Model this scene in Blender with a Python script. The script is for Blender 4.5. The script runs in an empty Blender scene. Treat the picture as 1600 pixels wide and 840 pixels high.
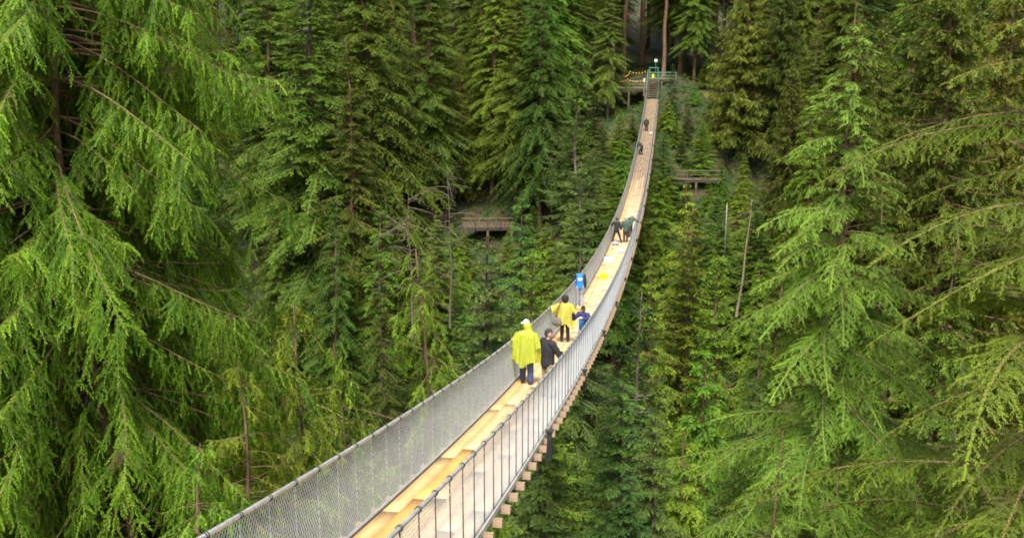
import bpy, math, random
import numpy as np
from mathutils import Vector, Matrix
R_ = np.random.default_rng(7)
random.seed(7)
scene = bpy.context.scene
COL = scene.collection
F_PX, PITCH = 1500.0, 0.21
TH, X0, Y0, Z0, DZ, SAG, BL = 0.166, -2.239, 6.665, -5.191, 0.288, 7.236, 137.0

# ------------------------------------------------------------------ helpers
def tag(o, label=None, cat=None, group=None, kind=None):
    if label: o['label'] = label
    if cat: o['category'] = cat
    if group: o['group'] = group
    if kind: o['kind'] = kind
    return o

def link(o, parent=None):
    COL.objects.link(o)
    if parent is not None: o.parent = parent
    return o

def empty(name, loc=(0, 0, 0), rz=0.0):
    o = bpy.data.objects.new(name, None)
    o.empty_display_size = 0.3
    o.location = loc; o.rotation_euler = (0, 0, rz)
    return link(o)

def np_mesh(name, V, Fq, mat, tint=None, smooth=False, extra=None):
    """mesh from vertex array and an (n,4) or (n,3) face array"""
    V = np.asarray(V, np.float32); Fq = np.asarray(Fq, np.int32)
    me = bpy.data.meshes.new(name)
    n, k = Fq.shape
    me.vertices.add(len(V)); me.vertices.foreach_set('co', V.ravel())
    me.loops.add(n * k); me.loops.foreach_set('vertex_index', Fq.ravel())
    me.polygons.add(n); me.polygons.foreach_set('loop_start', np.arange(0, n * k, k, dtype=np.int32))
    me.update(calc_edges=True)
    if tint is not None:
        a = me.attributes.new('tint', 'FLOAT', 'POINT'); a.data.foreach_set('value', np.asarray(tint, np.float32))
    if extra:
        for kx, vx in extra.items():
            a = me.attributes.new(kx, 'FLOAT', 'POINT'); a.data.foreach_set('value', np.asarray(vx, np.float32))
    if smooth: me.polygons.foreach_set('use_smooth', np.ones(n, bool))
    me.materials.append(mat)
    return me

class MB:
    """collects boxes, tubes and loose quads; build() links them as one mesh"""
    def __init__(s): s.v = []; s.f = []; s.t = []
    def add(s, V, F, t=0.5):
        b = len(s.v); s.v += [tuple(p) for p in V]; s.f += [tuple(i + b for i in q) for q in F]; s.t += [t] * len(V)
    def box(s, c, d, rot=None, t=0.5):
        V = [Vector((sx * d[0] / 2, sy * d[1] / 2, sz * d[2] / 2)) for sx in (-1, 1) for sy in (-1, 1) for sz in (-1, 1)]
        if rot is not None: V = [rot @ p for p in V]
        V = [p + Vector(c) for p in V]
        s.add(V, [(0, 1, 3, 2), (4, 6, 7, 5), (0, 4, 5, 1), (2, 3, 7, 6), (0, 2, 6, 4), (1, 5, 7, 3)], t)
    def bar(s, a, b, w, h=None, t=0.5):
        a = Vector(a); b = Vector(b); d = b - a
        q = d.to_track_quat('Y', 'Z').to_matrix()
        s.box((a + b) / 2, (w, d.length, h or w), q, t)
    def tube(s, pts, r, n=8, t=0.5, caps=True):
        pts = [Vector(p) for p in pts]
        rr = r if isinstance(r, (list, tuple)) else [r] * len(pts)
        V = []; u = None
        for i, p in enumerate(pts):
            d = (pts[min(i + 1, len(pts) - 1)] - pts[max(i - 1, 0)]).normalized()
            if u is None:
                u = d.orthogonal().normalized()
            u = (u - d * u.dot(d)).normalized(); w = d.cross(u)
            for k in range(n):
                a = 2 * math.pi * k / n
                V.append(p + (u * math.cos(a) + w * math.sin(a)) * rr[i])
        F = [(i * n + k, i * n + (k + 1) % n, (i + 1) * n + (k + 1) % n, (i + 1) * n + k) for i in range(len(pts) - 1) for k in range(n)]
        if caps: F += [tuple(range(n - 1, -1, -1)), tuple((len(pts) - 1) * n + k for k in range(n))]
        s.add(V, F, t)
    def ball(s, c, r, t=0.5, nu=10, nv=7):
        rx, ry, rz = r if isinstance(r, (tuple, list)) else (r, r, r)
        V = []; F = []
        for i in range(nv + 1):
            ph = math.pi * i / nv
            for k in range(nu):
                a = 2 * math.pi * k / nu
                V.append((c[0] + rx * math.sin(ph) * math.cos(a), c[1] + ry * math.sin(ph) * math.sin(a), c[2] + rz * math.cos(ph)))
        for i in range(nv):
            for k in range(nu): F.append((i * nu + k, (i + 1) * nu + k, (i + 1) * nu + (k + 1) % nu, i * nu + (k + 1) % nu))
        s.add(V, F, t)
    def mesh(s, name, mat, smooth=False):
        me = bpy.data.meshes.new(name); me.from_pydata(s.v, [], s.f); me.update()
        a = me.attributes.new('tint', 'FLOAT', 'POINT'); a.data.foreach_set('value', np.array(s.t, np.float32))
        if smooth: me.polygons.foreach_set('use_smooth', np.ones(len(me.polygons), bool))
        me.materials.append(mat); return me
    def build(s, name, mat, parent=None, smooth=False, loc=None):
        o = bpy.data.objects.new(name, s.mesh(name, mat, smooth))
        if loc is not None: o.location = loc
        return link(o, parent)

def part(name, me, parent, loc=(0, 0, 0), rot=(0, 0, 0)):
    o = bpy.data.objects.new(name, me); o.location = loc; o.rotation_euler = rot
    return link(o, parent)

def at(px, py, D):
    """the world point seen at photo pixel (px,py) at ground distance D ahead"""
    dx, dy, dz = (px - 800) / F_PX, 1.0, (420 - py) / F_PX
    y = dy * math.cos(PITCH) + dz * math.sin(PITCH); z = -dy * math.sin(PITCH) + dz * math.cos(PITCH)
    k = D / y
    return Vector((dx * k, D, z * k))

def px_of(x, y, z):
    d = y * np.cos(PITCH) - z * np.sin(PITCH); u = y * np.sin(PITCH) + z * np.cos(PITCH)
    return 800 + F_PX * x / d, 420 - F_PX * u / d

def bz(s):
    t = s / BL; return DZ * t - SAG * 4 * t * (1 - t)
def bslope(s): return DZ / BL - SAG * 4 * (1 - 2 * s / BL) / BL
def bp(s, o, h=0.0):
    return Vector((X0 + s * math.sin(TH) + o * math.cos(TH), Y0 + s * math.cos(TH) - o * math.sin(TH), Z0 + bz(s) + h))

# ------------------------------------------------------------------ materials
def new_mat(name):
    m = bpy.data.materials.new(name); m.use_nodes = True
    nt = m.node_tree; nt.nodes.clear()
    out = nt.nodes.new('ShaderNodeOutputMaterial'); p = nt.nodes.new('ShaderNodeBsdfPrincipled')
    nt.links.new(p.outputs[0], out.inputs[0])
    return m, nt, p, out

def N(nt, typ, **kw):
    n = nt.nodes.new(typ)
    for k, v in kw.items(): setattr(n, k, v)
    return n

def mixc(nt, fac, a, b, blend='MIX'):
    m = N(nt, 'ShaderNodeMix', data_type='RGBA', blend_type=blend)
    for sock, v in ((m.inputs[0], fac), (m.inputs[6], a), (m.inputs[7], b)):
        if hasattr(v, 'is_linked'): nt.links.new(v, sock)
        elif isinstance(v, (int, float)): sock.default_value = v
        else: sock.default_value = (*v, 1)
    return m.outputs[2]

def noise(nt, scale, detail=3, coord='Object', vec=(1, 1, 1), rough=0.6):
    tc = N(nt, 'ShaderNodeTexCoord'); mp = N(nt, 'ShaderNodeMapping'); mp.inputs['Scale'].default_value = vec
    nt.links.new(tc.outputs[coord], mp.inputs[0])
    n = N(nt, 'ShaderNodeTexNoise'); n.inputs['Scale'].default_value = scale; n.inputs['Detail'].default_value = detail
    n.inputs['Roughness'].default_value = rough
    nt.links.new(mp.outputs[0], n.inputs[0]); return n.outputs[0]

def ramp(nt, fac, a, b):
    r = N(nt, 'ShaderNodeMapRange'); r.inputs[1].default_value = a; r.inputs[2].default_value = b
    nt.links.new(fac, r.inputs[0]); return r.outputs[0]

def simple(name, c1, c2=None, scale=6.0, rough=0.7, metal=0.0, vec=(1, 1, 1), bump=0.0, detail=4):
    m, nt, p, out = new_mat(name)
    n = noise(nt, scale, detail, vec=vec)
    nt.links.new(mixc(nt, ramp(nt, n, .35, .65), c1, c2 or tuple(x * .75 for x in c1)), p.inputs['Base Color'])
    p.inputs['Roughness'].default_value = rough; p.inputs['Metallic'].default_value = metal
    if bump:
        b = N(nt, 'ShaderNodeBump'); b.inputs['Strength'].default_value = bump; b.inputs['Distance'].default_value = .02
        nt.links.new(n, b.inputs['Height']); nt.links.new(b.outputs[0], p.inputs['Normal'])
    return m

def foliage(name, dark, bright, dead=(.10, .07, .03), trans=.35, hv=.03, vv=.35):
    m, nt, p, out = new_mat(name)
    at_ = N(nt, 'ShaderNodeAttribute', attribute_name='tint')
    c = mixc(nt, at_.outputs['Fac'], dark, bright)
    oi = N(nt, 'ShaderNodeObjectInfo')
    hs = N(nt, 'ShaderNodeHueSaturation')
    h = N(nt, 'ShaderNodeMapRange'); h.inputs[3].default_value = .5 - hv; h.inputs[4].default_value = .5 + hv
    v = N(nt, 'ShaderNodeMapRange'); v.inputs[3].default_value = 1 - vv; v.inputs[4].default_value = 1 + vv
    mul = N(nt, 'ShaderNodeMath', operation='MULTIPLY'); mul.inputs[1].default_value = 7.31
    fr = N(nt, 'ShaderNodeMath', operation='FRACT')
    nt.links.new(oi.outputs['Random'], h.inputs[0]); nt.links.new(oi.outputs['Random'], mul.inputs[0])
    nt.links.new(mul.outputs[0], fr.inputs[0]); nt.links.new(fr.outputs[0], v.inputs[0])
    nt.links.new(h.outputs[0], hs.inputs['Hue']); nt.links.new(v.outputs[0], hs.inputs['Value']); nt.links.new(c, hs.inputs['Color'])
    # a few brown dead sprays, patchy over each crown
    nz = noise(nt, .9, 4)
    c2 = mixc(nt, ramp(nt, nz, .62, .74), hs.outputs[0], dead)
    p.inputs['Roughness'].default_value = .55; p.inputs['Specular IOR Level'].default_value = .16
    nt.links.new(c2, p.inputs['Base Color'])
    tr = N(nt, 'ShaderNodeBsdfTranslucent'); nt.links.new(mixc(nt, .5, c2, mixc(nt, 1, c2, (1.5, 1.5, .5), 'MULTIPLY')), tr.inputs[0])
    mx = N(nt, 'ShaderNodeMixShader'); mx.inputs[0].default_value = trans
    nt.links.new(p.outputs[0], mx.inputs[1]); nt.links.new(tr.outputs[0], mx.inputs[2]); nt.links.new(mx.outputs[0], out.inputs[0])
    return m

M = {}
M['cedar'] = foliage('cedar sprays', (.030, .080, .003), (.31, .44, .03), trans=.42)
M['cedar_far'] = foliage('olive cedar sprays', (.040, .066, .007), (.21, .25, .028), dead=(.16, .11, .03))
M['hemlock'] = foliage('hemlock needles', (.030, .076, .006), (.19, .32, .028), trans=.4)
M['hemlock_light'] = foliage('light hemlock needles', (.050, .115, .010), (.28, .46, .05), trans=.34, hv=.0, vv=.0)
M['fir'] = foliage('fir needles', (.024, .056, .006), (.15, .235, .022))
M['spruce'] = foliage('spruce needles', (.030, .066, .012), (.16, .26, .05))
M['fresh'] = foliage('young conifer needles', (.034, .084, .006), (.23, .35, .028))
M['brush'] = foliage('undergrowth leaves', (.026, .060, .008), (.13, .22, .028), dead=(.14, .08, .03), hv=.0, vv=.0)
M['bark'] = simple('red brown bark', (.25, .14, .08), (.075, .046, .03), 5, .9, vec=(3, 3, .4), bump=.6)
M['grey_bark'] = simple('grey bark', (.22, .18, .13), (.08, .062, .045), 4, .9, vec=(3, 3, .5), bump=.5)
M['dark_bark'] = simple('dark bark', (.08, .055, .04), (.04, .028, .02), 4, .9, vec=(3, 3, .5))
M['dead'] = simple('bleached dead wood', (.15, .12, .08), (.08, .06, .04), 6, .9)
M['mesh'] = simple('galvanised wire', (.60, .64, .66), (.50, .54, .56), 9, .5, .0)
M['pipe'] = simple('galvanised rail', (.60, .60, .58), (.42, .42, .40), 8, .45, .55)
M['rust'] = simple('rusty rod', (.075, .05, .04), (.14, .09, .06), 12, .8)
M['black'] = simple('black painted steel', (.02, .02, .022), (.04, .04, .04), 6, .55)
M['joist'] = simple('timber joists', (.40, .28, .18), (.30, .20, .13), 6, .8, vec=(.4, 3, 3))
M['toe'] = simple('pale edge board', (.58, .54, .48), (.42, .39, .34), 3, .7, vec=(1, .5, 1))
M['plank'] = simple('fresh sawn plank', (.72, .53, .28), (.58, .40, .19), 3, .7, vec=(8, .5, 8))
M['oldwood'] = simple('weathered timber', (.30, .23, .15), (.16, .12, .08), 4, .85, vec=(1, 1, 3), bump=.3)
M['greywood'] = simple('grey boardwalk timber', (.33, .29, .22), (.20, .17, .13), 4, .85)
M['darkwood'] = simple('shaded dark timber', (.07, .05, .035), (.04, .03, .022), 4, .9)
M['dimwood'] = simple('dim boardwalk timber', (.19, .145, .095), (.12, .09, .06), 4, .85)
M['browndark'] = simple('stained brown boards', (.15, .11, .07), (.09, .065, .04), 4, .85)
M['greenpaint'] = simple('green painted steel', (.05, .22, .13), (.03, .15, .09), 5, .5)
M['paleteal'] = simple('pale teal railing', (.16, .30, .25), (.11, .2, .17), 5, .5)
M['yellow'] = simple('yellow plastic', (.80, .68, .01), (.74, .60, .01), 4, .4)
M['white'] = simple('white plastic sheet', (.82, .82, .80), (.72, .72, .70), 3, .5)
M['skin_dark'] = simple('dark brown skin', (.14, .075, .045), (.11, .058, .035), 10, .5)
M['skin_light'] = simple('light skin', (.50, .31, .22), (.44, .26, .18), 10, .5)
M['features'] = simple('eyes and lips', (.03, .018, .015), (.02, .015, .012), 10, .4)
def cloth(name, c, k=.7): return simple(name, c, tuple(x * k for x in c), 9, .85, bump=.25)
for nm, c in dict(jeans=(.035, .05, .12), blackcloth=(.018, .018, .022), khaki=(.34, .25, .15), greyc=(.34, .34, .38), navy=(.028, .035, .13), blue=(.02, .22, .68),
                  green=(.055, .10, .075), olive=(.10, .16, .09), lightjeans=(.26, .34, .44), brownshoe=(.05, .03, .02), hair=(.018, .013, .010), hairgrey=(.035, .03, .027), hat=(.78, .78, .70),
                  tan=(.40, .33, .22), bag=(.16, .14, .13), strap=(.28, .10, .05), glove=(.50, .75, .12), brown=(.06, .03, .02)).items():
    M[nm] = cloth(nm + ' cloth', c)
def poncho_mat(name, c):
    m, nt, p, out = new_mat(name)
    nz = noise(nt, 5, 3)
    cc = mixc(nt, ramp(nt, nz, .3, .7), c, tuple(x * .85 for x in c))
    bm = N(nt, 'ShaderNodeBump'); bm.inputs['Distance'].default_value = .05; bm.inputs['Strength'].default_value = .9
    nt.links.new(noise(nt, 9, 5, vec=(1, 1, .45)), bm.inputs['Height']); nt.links.new(bm.outputs[0], p.inputs['Normal'])
    nt.links.new(cc, p.inputs['Base Color']); p.inputs['Roughness'].default_value = .28
    tr = N(nt, 'ShaderNodeBsdfTranslucent'); nt.links.new(cc, tr.inputs[0])
    tp = N(nt, 'ShaderNodeBsdfTransparent'); tp.inputs[0].default_value = (.95, .92, .35, 1)
    a = N(nt, 'ShaderNodeMixShader'); a.inputs[0].default_value = .35; b = N(nt, 'ShaderNodeMixShader'); b.inputs[0].default_value = .30
    nt.links.new(p.outputs[0], a.inputs[1]); nt.links.new(tr.outputs[0], a.inputs[2])
    nt.links.new(a.outputs[0], b.inputs[1]); nt.links.new(tp.outputs[0], b.inputs[2]); nt.links.new(b.outputs[0], out.inputs[0])
    return m
M['poncho'] = poncho_mat('thin lime yellow plastic', (.72, .80, .09))
M['poncho2'] = poncho_mat('thin lemon yellow plastic', (.90, .84, .17))
def glow(name, c, s):
    m, nt, p, out = new_mat(name); p.inputs['Base Color'].default_value = (*c, 1)
    p.inputs['Emission Color'].default_value = (*c, 1); p.inputs['Emission Strength'].default_value = s
    return m
M['bulb'] = glow('warm bulb', (1, .42, .05), .6)
M['globe'] = glow('white globe lamp', (1, 1, .95), 1.2)

def deck_mat():
    m, nt, p, out = new_mat('deck boards')
    t = N(nt, 'ShaderNodeAttribute', attribute_name='tint'); ag = N(nt, 'ShaderNodeAttribute', attribute_name='age')
    new = mixc(nt, t.outputs['Fac'], (.74, .37, .08), (.82, .62, .38))
    old = mixc(nt, t.outputs['Fac'], (.22, .155, .10), (.31, .22, .14))
    g = noise(nt, 3.0, 5, vec=(16, .7, 16), rough=.7)
    blot = noise(nt, 1.1, 4, vec=(2, 1, 1))
    c = mixc(nt, ag.outputs['Fac'], new, old)
    gg = N(nt, 'ShaderNodeMapRange'); gg.inputs[1].default_value = .3; gg.inputs[2].default_value = .7; gg.inputs[3].default_value = .72; gg.inputs[4].default_value = 1.08
    nt.links.new(g, gg.inputs[0])
    bb = N(nt, 'ShaderNodeMapRange'); bb.inputs[1].default_value = .35; bb.inputs[2].default_value = .65; bb.inputs[3].default_value = .86; bb.inputs[4].default_value = 1.05
    nt.links.new(blot, bb.inputs[0])
    mu = N(nt, 'ShaderNodeMath', operation='MULTIPLY'); nt.links.new(gg.outputs[0], mu.inputs[0]); nt.links.new(bb.outputs[0], mu.inputs[1])
    hs = N(nt, 'ShaderNodeHueSaturation'); nt.links.new(c, hs.inputs['Color']); nt.links.new(mu.outputs[0], hs.inputs['Value'])
    nt.links.new(hs.outputs[0], p.inputs['Base Color']); p.inputs['Roughness'].default_value = .65
    return m
M['deck'] = deck_mat()

# ------------------------------------------------------------------ terrain
UP = np.array([-60, -12, -2, 5, 15, 35, 50, 58, 66, 80, 100, 125, 138, 150, 200, 330, 600.])
ZP = np.array([-4, -6, -8, -10, -18, -35, -60, -70, -70, -60, -43, -19, -9, -6, 3, 26, 60.])
PIT = (20.4 - 3.6 + .5, 141.8 + 6.0)
def gnoise(x, y):
    return (1.6 * np.sin(x * .11 + 1.3 * np.sin(y * .07)) + 1.1 * np.sin(y * .17 + x * .05) + .6 * np.sin(x * .37 + y * .29) + .4 * np.sin(x * .71 - y * .53))
def ground(x, y):
    u = x * math.sin(TH) + y * math.cos(TH) + 3.0 * np.sin(x * .045)
    return -3.2 * np.exp(-(((x - PIT[0]) / 3.6) ** 2 + ((y - PIT[1]) / 4.0) ** 2)) + np.interp(u, UP, ZP) + gnoise(x, y) * np.clip(np.abs(u - 62) / 20, 0.1, 1) * np.clip((np.abs(u) + 2) / 12, .1, 1)

def build_ground():
    gx = np.concatenate([np.linspace(-420, -100, 24, endpoint=False), np.linspace(-100, 120, 130), np.linspace(126, 420, 24)])
    gy = np.concatenate([np.linspace(-90, 0, 12, endpoint=False), np.linspace(0, 190, 130), np.linspace(196, 620, 40)])
    X, Y = np.meshgrid(gx, gy); Z = ground(X, Y)
    nx, ny = len(gx), len(gy)
    V = np.stack([X, Y, Z], -1).reshape(-1, 3)
    i = np.arange(nx * ny).reshape(ny, nx)
    Fq = np.stack([i[:-1, :-1], i[:-1, 1:], i[1:, 1:], i[1:, :-1]], -1).reshape(-1, 4)
    m, nt, p, out = new_mat('forest floor')
    a = noise(nt, .35, 6); b = noise(nt, 2.2, 6)
    c = mixc(nt, ramp(nt, a, .36, .54), mixc(nt, ramp(nt, b, .4, .6), (.05, .03, .017), (.085, .05, .027)), (.025, .045, .010))
    nt.links.new(c, p.inputs['Base Color']); p.inputs['Roughness'].default_value = .95
    bm = N(nt, 'ShaderNodeBump'); bm.inputs['Distance'].default_value = .3; nt.links.new(b, bm.inputs['Height']); nt.links.new(bm.outputs[0], p.inputs['Normal'])
    o = part('canyon_ground', np_mesh('canyon_ground', V, Fq, m, smooth=True), None); tag(o, 'steep brown and mossy canyon slopes under the forest', 'ground', kind='structure')
    w, nt, p, out = new_mat('river water'); p.inputs['Base Color'].default_value = (.02, .035, .03, 1); p.inputs['Roughness'].default_value = .08
    bm = N(nt, 'ShaderNodeBump'); bm.inputs['Distance'].default_value = .1; nt.links.new(noise(nt, .8, 4), bm.inputs['Height']); nt.links.new(bm.outputs[0], p.inputs['Normal'])
    o = part('river', np_mesh('river', [(-420, -60, -69.2), (420, -60, -69.2), (420, 190, -69.2), (-420, 190, -69.2)], [(0, 1, 2, 3)], w), None)
    tag(o, 'dark river at the bottom of the canyon', 'river', kind='structure')
build_ground()

# ------------------------------------------------------------------ conifers
def nrm(a): return a / np.maximum(np.linalg.norm(a, axis=-1, keepdims=True), 1e-9)
class Ax:
    """a set of curved axes: P0 + L*(D t + C2 t^2 + C3 t^3) with plane normal N and a tint"""
    def __init__(s, P, D, L, C2, C3, Nn, tint): s.P, s.D, s.L, s.C2, s.C3, s.N, s.tint = P, D, L, C2, C3, Nn, tint
    def pos(s, i, t): return s.P[i] + (s.L[i] * t)[:, None] * (s.D[i] + s.C2[i] * t[:, None] + s.C3[i] * (t ** 2)[:, None])
    def tan(s, i, t): return nrm(s.D[i] + 2 * s.C2[i] * t[:, None] + 3 * s.C3[i] * (t ** 2)[:, None])

def branches(rng, h, L, el, sag, up, az=None, axis=None, whorl=0):
    n = len(h); h = np.asarray(h, float)
    az = rng.uniform(0, 2 * np.pi, n) if az is None else az
    D = np.stack([np.cos(az), np.sin(az), el], -1)
    P = np.stack([np.zeros(n), np.zeros(n), h], -1) if axis is None else axis(h)
    bend = rng.normal(0, .12, n)
    C2 = np.stack([-np.sin(az) * bend, np.cos(az) * bend, -sag], -1)
    C3 = np.stack([np.zeros(n), np.zeros(n), up], -1)
    Nn = np.tile([0., 0., 1.], (n, 1)) + rng.normal(0, .18, (n, 3))
    return Ax(P, D, L, C2, C3, Nn, rng.uniform(0, 1, n))

def spawn(rng, ax, dens, tr, ang, ratio, lmin, lmax, shape, droop=.2, hang=0., jit=.12, nmin=2):
    cnt = np.maximum(nmin, np.round(ax.L * dens * (tr[1] - tr[0]))).astype(int)
    i = np.repeat(np.arange(len(ax.L)), cnt)
    k = np.arange(len(i)) - np.repeat(np.cumsum(cnt) - cnt, cnt)
    t = tr[0] + (tr[1] - tr[0]) * (k + rng.uniform(.1, .9, len(i))) / cnt[i]
    side = np.where(k % 2 == 0, 1., -1.)
    P = ax.pos(i, t); T = ax.tan(i, t); Nn = nrm(ax.N[i] - T * np.sum(ax.N[i] * T, -1, keepdims=True))
    S = np.cross(Nn, T)
    a = (ang + rng.normal(0, .14, len(i)))[:, None]
    D = np.cos(a) * T + np.sin(a) * side[:, None] * S
    D = D * (1 - hang) + hang * np.array([0, 0, -1.]) + rng.normal(0, jit, (len(i), 3))
    D = nrm(D)
    L = np.clip(ratio * ax.L[i] * shape(t), lmin, lmax) * rng.uniform(.65, 1.2, len(i))
    C2 = np.zeros((len(i), 3)); C2[:, 2] = -droop * rng.uniform(.5, 1.5, len(i))
    if hang > .4:
        az = rng.uniform(0, 2 * np.pi, len(i)); N2 = np.stack([np.cos(az), np.sin(az), rng.uniform(-.2, .5, len(i))], -1)
        N2 = N2 * .7 + S * side[:, None] * .5
    else: N2 = Nn + rng.normal(0, .22, (len(i), 3))
    tint = np.clip(ax.tint[i] * .55 + rng.uniform(0, .45, len(i)), 0, 1)
    return Ax(P, D, L, C2, np.zeros((len(i), 3)), N2, tint)

def leaves(rng, ax, dens, tr, ang, ll, lw, taper=.5, jit=.2, tipb=.5, nmin=2, fall=0.0, base=-.15):
    cnt = np.maximum(nmin, np.round(ax.L * dens * (tr[1] - tr[0]))).astype(int)
    i = np.repeat(np.arange(len(ax.L)), cnt)
    n = len(i)
    k = np.arange(n) - np.repeat(np.cumsum(cnt) - cnt, cnt)
    t = tr[0] + (tr[1] - tr[0]) * (k + rng.uniform(.2, .8, n)) / cnt[i]
    side = np.where(k % 2 == 0, 1., -1.)
    P = ax.pos(i, t); T = ax.tan(i, t); Nn = nrm(ax.N[i] - T * np.sum(ax.N[i] * T, -1, keepdims=True))
    S = np.cross(Nn, T)
    a = (ang * (1 - .35 * t) + rng.normal(0, .15, n))[:, None]
    D = nrm(np.cos(a) * T + np.sin(a) * side[:, None] * S + rng.normal(0, jit, (n, 3)) + np.array([0, 0, -fall]))
    W = nrm(np.cross(Nn + rng.normal(0, jit, (n, 3)), D))
    l = (ll * (1 - taper * t) * rng.uniform(.7, 1.25, n))[:, None]; w = (lw * rng.uniform(.7, 1.2, n))[:, None]
    V = np.stack([P, P + D * l * .45 + W * w * .5, P + D * l, P + D * l * .45 - W * w * .5], 1)
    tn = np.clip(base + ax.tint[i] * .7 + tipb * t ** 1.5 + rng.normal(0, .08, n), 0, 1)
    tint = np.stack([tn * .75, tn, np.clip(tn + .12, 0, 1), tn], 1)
    return V.reshape(-1, 3), tint.ravel()

def leaf_mesh(name, packs, mat):
    V = np.concatenate([p[0] for p in packs]); t = np.concatenate([p[1] for p in packs])
    return np_mesh(name, V, np.arange(len(V)).reshape(-1, 4), mat, t)

def tubes(ax, r0, r1, nseg, ns, tmax=1.0):
    n = len(ax.L); i = np.repeat(np.arange(n), nseg + 1); t = np.tile(np.linspace(0, tmax, nseg + 1), n)
    P = ax.pos(i, t); T = ax.tan(i, t)
    ref = np.where(np.abs(T[:, 2:3]) > .9, np.array([1., 0, 0]), np.array([0, 0, 1.]))
    U = nrm(np.cross(T, ref)); W = np.cross(T, U)
    r = (np.asarray(r0)[i] if np.ndim(r0) else np.full(len(i), r0)) * (1 - t) + r1 * t
    ca = 2 * np.pi * np.arange(ns) / ns
    V = P[:, None] + r[:, None, None] * (U[:, None] * np.cos(ca)[None, :, None] + W[:, None] * np.sin(ca)[None, :, None])
    V = V.reshape(-1, 3)
    b = (np.arange(n)[:, None] * (nseg + 1) + np.arange(nseg)[None]).reshape(-1, 1) * ns
    k = np.arange(ns)[None]
    Fq = np.stack([b + k, b + (k + 1) % ns, b + ns + (k + 1) % ns, b + ns + k], -1).reshape(-1, 4)
    return V, Fq

def join(packs):
    V = []; Fq = []; o = 0
    for v, f in packs: V.append(v); Fq.append(f + o); o += len(v)
    return np.concatenate(V), np.concatenate(Fq)

def trunk_tube(rng, H, r0, z0=-1.5, lean=(0, 0), wob=.12, ns=9, nseg=26, rtop=.02):
    z = np.linspace(z0, H, nseg + 1); s = np.clip(z / H, 0, 1)
    ph = rng.uniform(0, 6, 4)
    fx = lambda q: lean[0] * (q / H) + wob * (np.sin(q * .35 + ph[0]) - np.sin(ph[0]) + .5 * np.sin(q * .9 + ph[1]) - .5 * np.sin(ph[1]))
    fy = lambda q: lean[1] * (q / H) + wob * (np.sin(q * .3 + ph[2]) - np.sin(ph[2]) + .5 * np.sin(q * .8 + ph[3]) - .5 * np.sin(ph[3]))
    r = r0 * (1 - s) ** .85 + rtop + r0 * .35 * np.exp(-np.clip(z, 0, None) / 1.2)
    a = 2 * np.pi * np.arange(ns) / ns
    V = np.stack([fx(z)[:, None] + r[:, None] * np.cos(a), fy(z)[:, None] + r[:, None] * np.sin(a), np.repeat(z[:, None], ns, 1)], -1).reshape(-1, 3)
    b = np.arange(nseg)[:, None] * ns; k = np.arange(ns)[None]
    Fq = np.stack([b + k, b + (k + 1) % ns, b + ns + (k + 1) % ns, b + ns + k], -1).reshape(-1, 4)
    return (V, Fq), (lambda h: np.stack([fx(h), fy(h), h], -1))

def hts(rng, z0, z1, n, whorl=.0):
    h = np.sort(rng.uniform(0, 1, n)) * (z1 - z0) + z0
    if whorl: h = np.round(h / whorl) * whorl + rng.normal(0, whorl * .12, n)
    return np.clip(h, z0, z1 - .02)

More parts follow.
